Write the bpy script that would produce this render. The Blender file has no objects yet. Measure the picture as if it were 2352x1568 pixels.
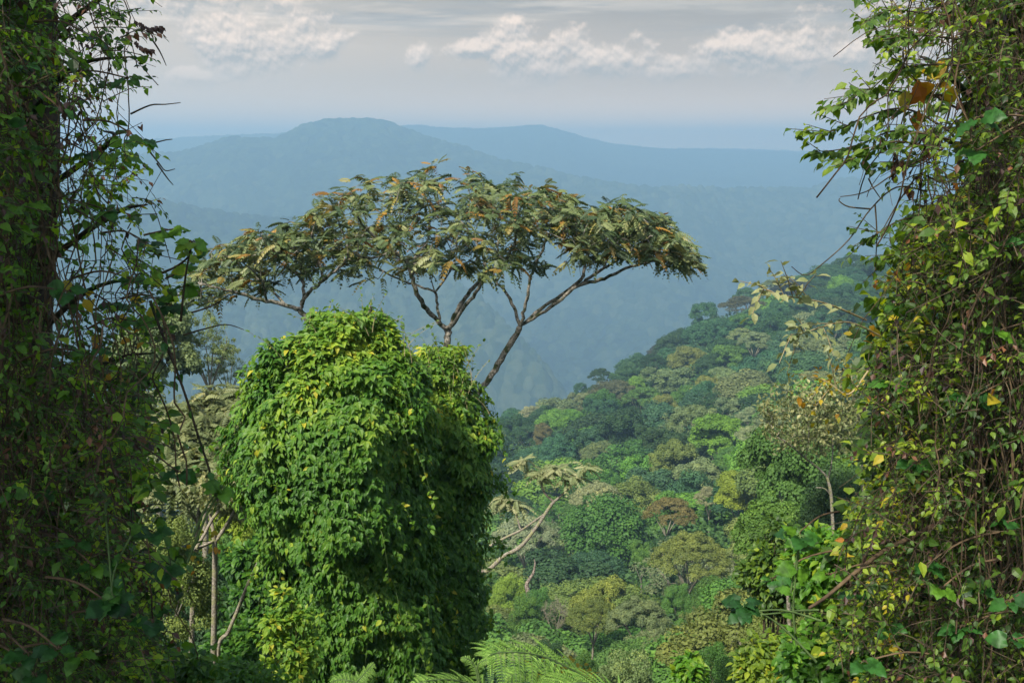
import bpy, math, random
import numpy as np

# ------------------------------------------------------------------ basics
SC = bpy.context.scene
COL = SC.collection
F, CX, CY = 2287.0, 1176.0, 784.0
PITCH = math.radians(10.9)
cp, sp = math.cos(PITCH), math.sin(PITCH)
RNG = np.random.default_rng(7)
random.seed(7)


def P(px, py, d):
    """world point seen in direction (px, py) of the 2352x1568 photograph, at forward distance d metres"""
    x = (px - CX) / F
    y = (CY - py) / F
    r = np.array([x, cp + y * sp, -sp + y * cp])
    return r * (d / r[1])


def PV(px, py, d):
    px, py, d = np.broadcast_arrays(np.asarray(px, float), np.asarray(py, float), np.asarray(d, float))
    x = (px - CX) / F
    y = (CY - py) / F
    r = np.stack([x, cp + y * sp, -sp + y * cp], -1)
    return r * (d / r[..., 1])[..., None]


def proj(p):
    c = p[1] * cp - p[2] * sp
    u = p[1] * sp + p[2] * cp
    return CX + F * p[0] / c, CY - F * u / c


def nrm(v):
    v = np.asarray(v, float)
    return v / np.maximum(np.linalg.norm(v, axis=-1, keepdims=True), 1e-9)


def hash3(ix, iy, iz, seed=0):
    h = (ix.astype(np.int64) * 374761393 + iy.astype(np.int64) * 668265263 + iz.astype(np.int64) * 2147483647 + seed * 1274126177) & 0xFFFFFFFF
    h = ((h ^ (h >> 13)) * 1274126177) & 0xFFFFFFFF
    h = ((h ^ (h >> 15)) * 2246822519) & 0xFFFFFFFF
    h = h ^ (h >> 16)
    return (h & 0xFFFFFF) / float(0xFFFFFF)


def vnoise(p, seed=0):
    p = np.asarray(p, float)
    i = np.floor(p).astype(np.int64)
    f = p - i
    f = f * f * (3 - 2 * f)
    out = 0
    for dx in (0, 1):
        wx = f[..., 0] if dx else 1 - f[..., 0]
        for dy in (0, 1):
            wy = f[..., 1] if dy else 1 - f[..., 1]
            for dz in (0, 1):
                wz = f[..., 2] if dz else 1 - f[..., 2]
                out = out + wx * wy * wz * hash3(i[..., 0] + dx, i[..., 1] + dy, i[..., 2] + dz, seed)
    return out


def fbm(p, octs=4, seed=0):
    a, s, t = 0.5, 0.0, 0.0
    p = np.asarray(p, float)
    for k in range(octs):
        s = s + a * vnoise(p, seed + k * 17)
        t += a
        p = p * 2.03 + 11.7
        a *= 0.5
    return s / t


class MB:
    """collects geometry and links it as ONE mesh object"""

    def __init__(self):
        self.V, self.F, self.R, self.n = [], [], [], 0

    def add(self, V, faces, rnd=0.5):
        V = np.asarray(V, np.float32)
        self.V.append(V)
        for f in faces:
            self.F.append(np.asarray(f, np.int64) + self.n)
        r = np.empty(len(V), np.float32)
        r[:] = rnd
        self.R.append(r)
        self.n += len(V)

    def scatter(self, tmpl, pos, frames, scale, rnd):
        TV, TF = tmpl
        N, n = len(pos), len(TV)
        if N == 0:
            return
        scale = np.asarray(scale, float)
        if scale.ndim == 1:
            scale = scale[:, None]
        L = TV[None] * scale[:, None, :]
        V = np.einsum('nij,nkj->nki', frames, L) + np.asarray(pos)[:, None, :]
        faces = [(np.asarray(f)[None] + (np.arange(N) * n)[:, None, None]).reshape(-1, np.asarray(f).shape[1]) for f in TF]
        self.add(V.reshape(-1, 3), faces, np.repeat(rnd, n))

    def build(self, name, mat, parent=None, smooth=False):
        V = np.concatenate(self.V)
        me = bpy.data.meshes.new(name)
        me.vertices.add(len(V))
        me.vertices.foreach_set('co', V.astype(np.float32).ravel())
        lv = np.concatenate([f.ravel() for f in self.F])
        tot = np.concatenate([np.full(len(f), f.shape[1]) for f in self.F])
        st = np.concatenate([[0], np.cumsum(tot)[:-1]])
        me.loops.add(len(lv))
        me.loops.foreach_set('vertex_index', lv.astype(np.int32))
        me.polygons.add(len(tot))
        me.polygons.foreach_set('loop_start', st.astype(np.int32))
        me.polygons.foreach_set('loop_total', tot.astype(np.int32))
        me.polygons.foreach_set('use_smooth', np.full(len(tot), smooth))
        at = me.attributes.new('rnd', 'FLOAT', 'POINT')
        at.data.foreach_set('value', np.concatenate(self.R))
        me.update()
        me.materials.append(mat)
        o = bpy.data.objects.new(name, me)
        COL.objects.link(o)
        if parent is not None:
            o.parent = parent
        return o


def tag(o, label=None, cat=None, group=None, kind=None):
    if label: o['label'] = label
    if cat: o['category'] = cat
    if group: o['group'] = group
    if kind: o['kind'] = kind
    return o


def empty(name, loc, label, cat, group=None):
    o = bpy.data.objects.new(name, None)
    COL.objects.link(o)
    o.location = tuple(float(c) for c in loc)
    return tag(o, label, cat, group)


class Local(MB):
    """MB whose points are stored relative to the base of its thing"""

    def __init__(self, org):
        super().__init__()
        self.org = np.asarray(org, float)

    def build(self, name, mat, parent=None, smooth=False):
        self.V = [v - self.org.astype(np.float32) for v in self.V]
        return super().build(name, mat, parent, smooth)


def frames(axis, normal):
    """matrices whose +Y is axis, +Z close to normal"""
    y = nrm(axis)
    z = normal - (normal * y).sum(-1, keepdims=True) * y
    z = nrm(z)
    x = np.cross(y, z)
    return np.stack([x, y, z], -1)


def rvec(n, rng=None):
    return nrm((rng or RNG).normal(size=(n, 3)))


# ------------------------------------------------------------------ templates
KITE = (np.array([[0, 0, 0], [-.3, .45, .07], [0, 1, -.1], [.3, .45, .07]]), [np.array([[0, 2, 1], [0, 3, 2]])])
LEAF = (np.array([[0, 0, 0], [-.3, .3, .07], [0, .34, 0], [.3, .3, .07], [-.24, .64, 0.02], [0, .66, -.05], [.24, .64, 0.02], [0, 1.02, -.2]]),
        [np.array([[0, 2, 1], [0, 3, 2], [4, 5, 7], [5, 6, 7]]), np.array([[1, 2, 5, 4], [2, 3, 6, 5]])])


def big_leaf():
    """broad heart shaped leaf with a sunken midrib and ribbed, wavy surface"""
    n = 9
    V, rows = [], []
    prof = [0.02, .30, .42, .44, .40, .33, .24, .13, .0]
    for i in range(n):
        t = i / (n - 1)
        y = t * 1.0 - (0.10 if i == 1 else 0.0)
        w = prof[i]
        wav = 0.075 * (1 if i % 2 else -1)
        z = -0.28 * t * t
        rows.append([len(V) + k for k in range(5)])
        for k, s in enumerate((-1, -.5, 0, .5, 1)):
            V.append([s * w, y - (.07 * abs(s) if i == 1 else 0), z + abs(s) * .10 * w * 2 - .07 * abs(s) ** 2 + wav * (abs(s) > .2) * w * 2])
    q = []
    for i in range(n - 1):
        for k in range(4):
            q.append([rows[i][k], rows[i][k + 1], rows[i + 1][k + 1], rows[i + 1][k]])
    return (np.array(V), [np.array(q)])


BIGLEAF = big_leaf()


def pinnate(pairs=9, droop=.35, wl=.11, ll=.27, sag=.5, seed=0):
    rng = np.random.default_rng(seed)
    V, tri = [], []
    for i in range(pairs + 1):
        t = (i + .8) / (pairs + .8)
        c = np.array([0, t * (1 - .12 * t), .12 * t - droop * t * t])
        L = ll * (math.sin(math.pi * min(1, .18 + .78 * t)) ** .5)
        for s in ((-1, 1) if i < pairs else (0,)):
            if rng.random() < .06: continue
            a = np.array([s * 1.0, .45 if s else 1.0, -sag + rng.normal() * .15])
            a = nrm(a)
            w = nrm(np.cross(a, [0, .2, 1]))
            b = len(V)
            V += [c, c + a * L * .5 + w * wl * .5 + [0, 0, .02], c + a * L, c + a * L * .5 - w * wl * .5 + [0, 0, .02]]
            tri += [[b, b + 1, b + 2], [b, b + 2, b + 3]]
    # rachis
    for i in range(4):
        t0, t1 = i / 4, (i + 1) / 4
        g = lambda t: np.array([0, t * (1 - .12 * t), .12 * t - droop * t * t])
        b = len(V)
        V += [g(t0) - [.008, 0, 0], g(t0) + [.008, 0, 0], g(t1) + [.006, 0, 0], g(t1) - [.006, 0, 0]]
        tri += [[b, b + 1, b + 2], [b, b + 2, b + 3]]
    return (np.array(V), [np.array(tri)])


def tube(mb, pts, radii, sides=5, rnd=.5):
    pts = np.asarray(pts, float)
    n = len(pts)
    radii = np.broadcast_to(np.asarray(radii, float), (n,))
    T = nrm(np.gradient(pts, axis=0))
    ref = np.array([0.13, .99, .07]) if abs(T[0][2]) > .6 else np.array([.1, .05, 1.])
    A = nrm(np.cross(T, ref))
    B = np.cross(T, A)
    ang = np.linspace(0, 2 * math.pi, sides, endpoint=False)
    V = (pts[:, None] + radii[:, None, None] * (np.cos(ang)[None, :, None] * A[:, None] + np.sin(ang)[None, :, None] * B[:, None])).reshape(-1, 3)
    i = np.arange(n - 1)[:, None]
    k = np.arange(sides)[None]
    k2 = (k + 1) % sides
    q = np.stack([i * sides + k, i * sides + k2, (i + 1) * sides + k2, (i + 1) * sides + k], -1).reshape(-1, 4)
    mb.add(V, [q], rnd)


def smooth_path(pts, n=8):
    pts = np.asarray(pts, float)
    m = len(pts)
    if m < 3: return pts
    out = []
    for i in range(m - 1):
        p0, p1, p2, p3 = pts[max(i - 1, 0)], pts[i], pts[i + 1], pts[min(i + 2, m - 1)]
        for k in range(n):
            t = k / n
            out.append(.5 * ((2 * p1) + (-p0 + p2) * t + (2 * p0 - 5 * p1 + 4 * p2 - p3) * t * t + (-p0 + 3 * p1 - 3 * p2 + p3) * t ** 3))
    out.append(pts[-1])
    return np.array(out)


# ------------------------------------------------------------------ materials
def new_mat(name):
    m = bpy.data.materials.new(name)
    m.use_nodes = True
    nt = m.node_tree
    nt.nodes.clear()
    out = nt.nodes.new('ShaderNodeOutputMaterial')
    return m, nt, out


def N(nt, t, **kw):
    n = nt.nodes.new(t)
    for k, v in kw.items():
        if k.startswith('in_'):
            n.inputs[k[3:].replace('_', ' ')].default_value = v
        else:
            setattr(n, k, v)
    return n


def ramp(nt, stops, interp='LINEAR'):
    r = nt.nodes.new('ShaderNodeValToRGB')
    el = r.color_ramp.elements
    r.color_ramp.interpolation = interp
    while len(el) < len(stops): el.new(0.5)
    for e, (p, c) in zip(el, stops):
        e.position = p
        e.color = (*c, 1)
    return r


def leaf_mat(name, stops, trans=.4, rough=.5, spec=.35, tint=(1.5, 1.35, .45), objcol=False, vary=None, vscale=3.0):
    """stops: leaf colours along the per-leaf random value; objcol multiplies by the tree's own colour"""
    m, nt, out = new_mat(name)
    L = nt.links.new
    at = N(nt, 'ShaderNodeAttribute', attribute_name='rnd')
    rp = ramp(nt, stops)
    L(at.outputs['Fac'], rp.inputs[0])
    col = rp.outputs[0]
    if objcol:
        oi = N(nt, 'ShaderNodeObjectInfo')
        mx = N(nt, 'ShaderNodeMix', data_type='RGBA', blend_type='MULTIPLY')
        mx.inputs[0].default_value = 1
        L(col, mx.inputs[6]); L(oi.outputs['Color'], mx.inputs[7])
        col = mx.outputs[2]
    if vary:
        tc = N(nt, 'ShaderNodeTexCoord')
        nz = N(nt, 'ShaderNodeTexNoise')
        nz.inputs['Scale'].default_value = vscale
        nz.inputs['Detail'].default_value = 3
        L(tc.outputs['Object'], nz.inputs['Vector'])
        r2 = ramp(nt, [(.42, (0, 0, 0)), (.62, (1, 1, 1))])
        L(nz.outputs['Fac'], r2.inputs[0])
        mv = N(nt, 'ShaderNodeMix', data_type='RGBA', blend_type='MULTIPLY')
        L(r2.outputs[0], mv.inputs[0]); L(col, mv.inputs[6]); mv.inputs[7].default_value = (*vary, 1)
        col = mv.outputs[2]
    pr = N(nt, 'ShaderNodeBsdfPrincipled')
    pr.inputs['Roughness'].default_value = rough
    pr.inputs['Specular IOR Level'].default_value = spec
    L(col, pr.inputs['Base Color'])
    tm = N(nt, 'ShaderNodeMix', data_type='RGBA', blend_type='MULTIPLY')
    tm.inputs[0].default_value = 1
    tm.clamp_result = False
    L(col, tm.inputs[6]); tm.inputs[7].default_value = (*tint, 1)
    tr = N(nt, 'ShaderNodeBsdfTranslucent')
    L(tm.outputs[2], tr.inputs[0])
    ms = N(nt, 'ShaderNodeMixShader')
    ms.inputs[0].default_value = trans
    L(pr.outputs[0], ms.inputs[1]); L(tr.outputs[0], ms.inputs[2])
    L(ms.outputs[0], out.inputs[0])
    return m


def bark_mat(name, dark, light, scale=9, moss=None):
    m, nt, out = new_mat(name)
    L = nt.links.new
    tc = N(nt, 'ShaderNodeTexCoord')
    nz = N(nt, 'ShaderNodeTexNoise')
    nz.inputs['Scale'].default_value = scale
    nz.inputs['Detail'].default_value = 6
    nz.inputs['Roughness'].default_value = .7
    L(tc.outputs['Object'], nz.inputs['Vector'])
    rp = ramp(nt, [(.38, dark), (.5, tuple(.5 * (a + b) for a, b in zip(dark, light))), (.62, light)])
    L(nz.outputs['Fac'], rp.inputs[0])
    col = rp.outputs[0]
    if moss:
        n2 = N(nt, 'ShaderNodeTexNoise')
        n2.inputs['Scale'].default_value = scale * .3
        n2.inputs['Detail'].default_value = 5
        L(tc.outputs['Object'], n2.inputs['Vector'])
        r2 = ramp(nt, [(.5, (0, 0, 0)), (.6, (1, 1, 1))])
        L(n2.outputs['Fac'], r2.inputs[0])
        mx = N(nt, 'ShaderNodeMix', data_type='RGBA')
        L(r2.outputs[0], mx.inputs[0]); L(col, mx.inputs[6]); mx.inputs[7].default_value = (*moss, 1)
        col = mx.outputs[2]
    pr = N(nt, 'ShaderNodeBsdfPrincipled')
    pr.inputs['Roughness'].default_value = .85
    pr.inputs['Specular IOR Level'].default_value = .2
    L(col, pr.inputs['Base Color'])
    bp = N(nt, 'ShaderNodeBump')
    bp.inputs['Strength'].default_value = .6
    bp.inputs['Distance'].default_value = .02
    L(nz.outputs['Fac'], bp.inputs['Height']); L(bp.outputs[0], pr.inputs['Normal'])
    L(pr.outputs[0], out.inputs[0])
    return m


M = {}
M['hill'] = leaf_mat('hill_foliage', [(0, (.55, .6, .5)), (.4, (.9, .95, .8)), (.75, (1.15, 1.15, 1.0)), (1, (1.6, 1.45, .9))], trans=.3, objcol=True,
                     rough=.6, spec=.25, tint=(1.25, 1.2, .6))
M['umb'] = leaf_mat('umbrella_foliage', [(0, (.035, .065, .024)), (.3, (.075, .115, .036)), (.55, (.145, .18, .06)), (.74, (.25, .275, .12)), (.84, (.22, .19, .035)), (.93, (.17, .085, .015)), (1, (.3, .17, .02))],
                    trans=.28, tint=(1.3, 1.05, .5), spec=.4)
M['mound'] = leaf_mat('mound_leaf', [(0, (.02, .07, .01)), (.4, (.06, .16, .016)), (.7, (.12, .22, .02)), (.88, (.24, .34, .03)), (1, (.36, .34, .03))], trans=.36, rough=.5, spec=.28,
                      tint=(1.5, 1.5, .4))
M['shoot'] = leaf_mat('shoot_leaf', [(0, (.06, .15, .03)), (1, (.14, .22, .05))], trans=.45)
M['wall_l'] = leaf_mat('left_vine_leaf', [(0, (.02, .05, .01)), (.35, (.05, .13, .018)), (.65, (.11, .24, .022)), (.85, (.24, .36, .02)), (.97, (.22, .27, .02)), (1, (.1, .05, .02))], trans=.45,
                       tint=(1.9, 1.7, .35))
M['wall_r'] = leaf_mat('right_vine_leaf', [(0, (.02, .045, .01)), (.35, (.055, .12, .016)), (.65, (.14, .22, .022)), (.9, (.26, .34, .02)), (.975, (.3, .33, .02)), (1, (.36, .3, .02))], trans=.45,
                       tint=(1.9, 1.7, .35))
M['broad'] = leaf_mat('broad_leaf', [(0, (.02, .075, .02)), (.6, (.04, .14, .025)), (1, (.1, .23, .02))], trans=.4, vary=(.45, .5, .35), vscale=22, rough=.45, spec=.3, tint=(1.7, 1.6, .3))
M['yellow'] = leaf_mat('yellow_leaf', [(0, (.25, .25, .02)), (.5, (.45, .33, .02)), (1, (.4, .14, .02))], trans=.5, tint=(1.3, 1.1, .4))
M['dry'] = leaf_mat('dry_leaf', [(0, (.025, .014, .012)), (.7, (.06, .03, .02)), (1, (.16, .07, .03))], trans=.15, tint=(1.2, 1, .8))
M['feather'] = leaf_mat('feather_leaf', [(0, (.08, .11, .035)), (.5, (.17, .2, .08)), (1, (.32, .31, .13))], trans=.35, tint=(1.3, 1.2, .6))
M['pale'] = leaf_mat('pale_leaf', [(0, (.16, .2, .08)), (1, (.36, .36, .18))], trans=.35, tint=(1.2, 1.15, .7))
M['bright'] = leaf_mat('bright_leaf', [(0, (.05, .15, .02)), (.6, (.11, .27, .02)), (1, (.28, .36, .02))], trans=.45, vary=(.6, .62, .4), vscale=18, tint=(1.7, 1.5, .3))
M['fern'] = leaf_mat('fern_leaf', [(0, (.1, .22, .035)), (1, (.26, .42, .08))], trans=.35, tint=(1.2, 1.2, .6))
M['bark'] = bark_mat('lichen_bark', (.055, .048, .038), (.30, .28, .23), 22, moss=(.035, .045, .015))
M['palebark'] = bark_mat('pale_bark', (.07, .06, .045), (.32, .29, .23), 26, moss=(.2, .2, .1))
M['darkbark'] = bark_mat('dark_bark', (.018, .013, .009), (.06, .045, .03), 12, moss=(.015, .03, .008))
M['stem'] = bark_mat('vine_stem', (.026, .018, .011), (.12, .083, .045), 5)
M['twig'] = bark_mat('twig_wood', (.025, .02, .013), (.085, .066, .038), 8)
M['palestem'] = bark_mat('pale_vine_stem', (.16, .13, .07), (.3, .25, .13), 5)
M['greenstem'] = bark_mat('green_stem', (.04, .07, .02), (.10, .16, .05), 5)
M['deadwood'] = bark_mat('dead_wood', (.05, .035, .025), (.3, .25, .2), 6)


def terrain_mat(name, c0, c1, c2, scale, bump=.0):
    m, nt, out = new_mat(name)
    L = nt.links.new
    at = N(nt, 'ShaderNodeAttribute', attribute_name='rnd')
    rp = ramp(nt, [(0, c0), (.55, c1), (1, c2)])
    tc = N(nt, 'ShaderNodeTexCoord')
    nz = N(nt, 'ShaderNodeTexNoise')
    nz.inputs['Scale'].default_value = scale
    nz.inputs['Detail'].default_value = 8
    nz.inputs['Roughness'].default_value = .65
    L(tc.outputs['Object'], nz.inputs['Vector'])
    ad = N(nt, 'ShaderNodeMath', operation='ADD')
    L(at.outputs['Fac'], ad.inputs[0])
    sb = N(nt, 'ShaderNodeMath', operation='MULTIPLY_ADD')
    L(nz.outputs['Fac'], sb.inputs[0]); sb.inputs[1].default_value = 1.2; sb.inputs[2].default_value = -.6
    L(sb.outputs[0], ad.inputs[1]); L(ad.outputs[0], rp.inputs[0])
    pr = N(nt, 'ShaderNodeBsdfPrincipled')
    pr.inputs['Roughness'].default_value = 1
    pr.inputs['Specular IOR Level'].default_value = .05
    L(rp.outputs[0], pr.inputs['Base Color'])
    if bump:
        bp = N(nt, 'ShaderNodeBump')
        bp.inputs['Strength'].default_value = 1
        bp.inputs['Distance'].default_value = bump
        L(nz.outputs['Fac'], bp.inputs['Height']); L(bp.outputs[0], pr.inputs['Normal'])
    L(pr.outputs[0], out.inputs[0])
    return m


M['mountain'] = terrain_mat('mountain_forest', (.006, .014, .009), (.025, .042, .016), (.065, .08, .038), .09)
M['soil'] = terrain_mat('slope_soil', (.012, .018, .008), (.025, .04, .012), (.05, .07, .02), .8, .3)

# ------------------------------------------------------------------ near terrain
AZ = np.array([-600, 150, 450, 800, 1130, 1430, 1680, 1900, 2100, 3200], float)
DD = np.array([40, 70, 100, 140, 200, 260, 300, 340, 380, 420, 500, 700, 900], float)
CAN = np.array([  # height of the tree tops
    [-6, -9, -14, -22, -34, -46, -55, -64, -74, -90, -130, -440, -790],
    [-8, -13, -20, -30, -46, -62, -74, -86, -100, -115, -150, -440, -790],
    [-13, -26, -40, -58, -82, -105, -118, -130, -145, -160, -190, -440, -790],
    [-22, -38, -53, -70, -90, -108, -120, -132, -145, -160, -190, -440, -790],
    [-22, -38, -50, -61, -73, -77, -82, -98, -116, -135, -180, -440, -790],
    [-22, -37.5, -48, -56, -64, -71, -72.5, -74, -84, -100, -150, -440, -790],
    [-21.5, -35, -42, -48, -55, -60, -60, -58.5, -57, -66, -110, -440, -790],
    [-21, -31, -36, -41, -47, -51, -50.5, -51, -48, -46, -80, -440, -790],
    [-19.5, -27, -31.5, -36, -42, -46, -47, -47, -46, -43.5, -62, -440, -790],
    [-15, -20, -24, -28, -32, -34, -35, -35, -34, -34, -50, -440, -790]], float)
ND = np.array([-40, -10, 0, 5, 10, 15, 22, 30], float)
NZ = np.array([3, -1.2, -1.6, -4.7, -8.1, -11.3, -15.6, -20.5], float)


def bil(az, d):
    az = np.clip(az, AZ[0], AZ[-1] - 1e-3)
    i = np.clip(np.searchsorted(AZ, az, 'right') - 1, 0, len(AZ) - 2)
    t = (az - AZ[i]) / (AZ[i + 1] - AZ[i])
    t = t * t * (3 - 2 * t) * .5 + t * .5
    dc = np.clip(d, DD[0], DD[-1] - 1e-3)
    j = np.clip(np.searchsorted(DD, dc, 'right') - 1, 0, len(DD) - 2)
    s = (dc - DD[j]) / (DD[j + 1] - DD[j])
    return (CAN[i, j] * (1 - t) * (1 - s) + CAN[i + 1, j] * t * (1 - s) + CAN[i, j + 1] * (1 - t) * s + CAN[i + 1, j + 1] * t * s)


def canopy(x, y):
    x, y = np.asarray(x, float), np.asarray(y, float)
    az = CX + F * x / np.maximum(y, 8)
    return bil(az, y)


def gz(x, y):
    x, y = np.asarray(x, float), np.asarray(y, float)
    far = canopy(x, y) - 11
    near = np.interp(y, ND, NZ) + np.where(x < -4, (-4 - x) * .15, 0)
    w = np.clip((y - 24) / 22, 0, 1)
    w = w * w * (3 - 2 * w)
    z = near * (1 - w) + far * w
    return z + (fbm(np.stack([x * .12, y * .12, x * 0], -1), 3, 5) - .5) * np.clip(y * .05, .2, 2.5)


def build_terrain():
    rows = np.concatenate([np.linspace(-35, 0, 12)[:-1], np.linspace(0, 60, 90)[:-1], np.geomspace(60, 900, 170)])
    s = np.linspace(-1.5, 1.5, 260)
    Y, S = np.meshgrid(rows, s, indexing='ij')
    X = S * (np.abs(Y) + 14)
    Z = gz(X, Y)
    n, m = Y.shape
    i = np.arange(n - 1)[:, None]
    k = np.arange(m - 1)[None]
    q = np.stack([i * m + k, i * m + k + 1, (i + 1) * m + k + 1, (i + 1) * m + k], -1).reshape(-1, 4)
    mb = MB()
    mb.add(np.stack([X, Y, Z], -1).reshape(-1, 3), [q], .45)
    tag(mb.build('hillside', M['soil'], smooth=True), kind='structure')


build_terrain()
mb = MB()
mb.add([[-15000, -80, -800], [15000, -80, -800], [15000, 6300, -800], [-15000, 6300, -800]], [[[0, 1, 2, 3]]], .4)
tag(mb.build('valley_floor', M['mountain']), kind='structure')


# ------------------------------------------------------------------ mountains
def crowns(x, y, cell, seed):
    """height 0..1 and random value of a closed canopy of jittered domes"""
    gx, gy = x / cell, y / cell
    ix, iy = np.floor(gx).astype(np.int64), np.floor(gy).astype(np.int64)
    best = np.zeros_like(x)
    rv = np.zeros_like(x)
    for dx in (-1, 0, 1):
        for dy in (-1, 0, 1):
            jx, jy = ix + dx, iy + dy
            z0 = jx * 0
            cx = jx + .5 + (hash3(jx, jy, z0, seed) - .5) * .8
            cy = jy + .5 + (hash3(jx, jy, z0, seed + 1) - .5) * .8
            r = .55 + .45 * hash3(jx, jy, z0, seed + 2)
            h = np.sqrt(np.maximum(0, 1 - ((gx - cx) ** 2 + (gy - cy) ** 2) / r ** 2)) * (.55 + .6 * hash3(jx, jy, z0, seed + 3))
            up = h > best
            best = np.where(up, h, best)
            rv = np.where(up, hash3(jx, jy, z0, seed + 4), rv)
    return best, rv


def mountain(name, crest, px0, px1, ncol, nrow, foot, cell, amp, relief, seed, back=.25, crown_h=10, MS=1.45):
    """crest: (px, py, distance) of the skyline; foot: (py, distance) that the slope runs down to"""
    cr = np.array(crest, float) * [1, 1, MS]
    foot = [(a, b, c * MS) for a, b, c in foot]
    px = np.linspace(px0, px1, ncol)
    cy = np.interp(px, cr[:, 0], cr[:, 1])
    ker = np.hanning(9); ker /= ker.sum()
    cy = np.convolve(np.pad(cy, 4, 'edge'), ker, 'valid')
    cd = np.interp(px, cr[:, 0], cr[:, 2])
    zc = PV(px, cy, cd)[:, 2]
    fy = np.interp(px, [p[0] for p in foot], [p[1] for p in foot])
    fd = np.interp(px, [p[0] for p in foot], [p[2] for p in foot])
    zf = PV(px, fy, fd)[:, 2]
    t = np.linspace(0, 1 + back, nrow)[:, None]
    d = fd + (cd - fd) * t
    tt = np.clip(t, 0, 1)
    shape = .75 * tt + .25 * np.sin(tt * math.pi / 2) ** 2
    z = zf + (zc - zf) * shape
    z = np.where(t > 1, zc - (t - 1) / back * (zc - zf) * .6 - (t - 1) ** 1 * 60, z)
    x = (px - CX) / F * d
    q = np.stack([x * .0016 / MS, d * .0010 / MS, x * 0 + seed], -1)
    rel = (np.abs(fbm(q * 1.6, 5, seed) - .5) * -2 + .35) * relief
    fade = np.sin(np.clip(t, 0, 1) * math.pi) ** .7
    z = z + rel * fade * MS * .8
    h, rv = crowns(x, d, cell, seed)
    h2, rv2 = crowns(x + 31, d + 17, cell * .45, seed + 9)
    patch = fbm(np.stack([x * .0025, d * .0025, x * 0], -1), 4, seed + 3)
    z = z + h * crown_h * (.6 + .8 * patch) * amp + h2 * crown_h * .22 * amp - crown_h * .6
    n, m = z.shape
    i = np.arange(n - 1)[:, None]
    k = np.arange(m - 1)[None]
    f = np.stack([i * m + k, i * m + k + 1, (i + 1) * m + k + 1, (i + 1) * m + k], -1).reshape(-1, 4)
    mb = MB()
    V = np.stack([x, d + z * 0, z], -1).reshape(-1, 3)
    mb.add(V, [f], (rv * .55 + rv2 * .2 + (patch - .35) * .7).ravel().astype(np.float32))
    return tag(mb.build(name, M['mountain'], smooth=True), kind='structure')


mountain('mountain', [(-500, 420, 1700), (100, 380, 1800), (360, 352, 1900), (420, 350, 1920), (480, 336, 1940), (540, 313, 1970), (640, 319, 2000), (680, 300, 2000), (700, 290, 2020), (760, 273, 2050),
                      (860, 274, 2080), (900, 281, 2080), (940, 296, 2080), (1000, 319, 2060), (1060, 333, 2040), (1150, 366, 2000), (1200, 374, 1960), (1300, 399, 1920), (1440, 428, 1880), (1500, 431, 1880),
                      (1560, 428, 1900), (1660, 433, 1950), (1860, 431, 2000), (1920, 412, 2020), (1990, 409, 2040), (2060, 420, 2060), (2150, 445, 2060), (2300, 460, 2060), (2900, 500, 2100)],
         -500, 2900, 1300, 520, [(-500, 960, 1370), (900, 1000, 1370), (1300, 990, 1340), (2000, 900, 1370), (2900, 900, 1370)], 19, 1.0, 110, 3)
mountain('mountain_spur', [(-500, 380, 1250), (200, 440, 1300), (360, 455, 1340), (420, 466, 1360), (480, 478, 1380), (560, 491, 1400), (640, 497, 1420), (700, 500, 1420), (800, 520, 1400), (950, 590, 1350), (1100, 680, 1200), (1250, 830, 1100), (1420, 1060, 1050)],
         -500, 1420, 820, 260, [(-500, 900, 1000), (1150, 1080, 1000), (1420, 1150, 1000)], 15, .9, 35, 11, back=.12)
mountain('distant_mountain', [(200, 330, 2900), (800, 300, 2900), (900, 292, 2950), (960, 288, 3000), (1010, 294, 3000), (1080, 296, 3000), (1180, 293, 3000), (1240, 287, 3000), (1290, 301, 3050), (1340, 317, 3100), (1400, 331, 3150),
                              (1500, 342, 3250), (1600, 343, 3350), (1700, 349, 3400), (1850, 356, 3450), (2000, 372, 3500), (2200, 385, 3500), (2900, 400, 3500)],
         200, 2900, 900, 160, [(200, 520, 2200), (2900, 520, 2300)], 17, 1.0, 70, 21, MS=1.5)
mountain('distant_hills', [(600, 350, 4400), (1400, 346, 4400), (1600, 340, 4400), (1700, 343, 4500), (1800, 346, 4500), (1900, 350, 4500), (2000, 347, 4500), (2100, 352, 4500), (2900, 346, 4500)],
         600, 2900, 500, 60, [(600, 420, 3900), (2900, 420, 3900)], 30, 1.0, 40, 31, MS=1.3)

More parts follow.
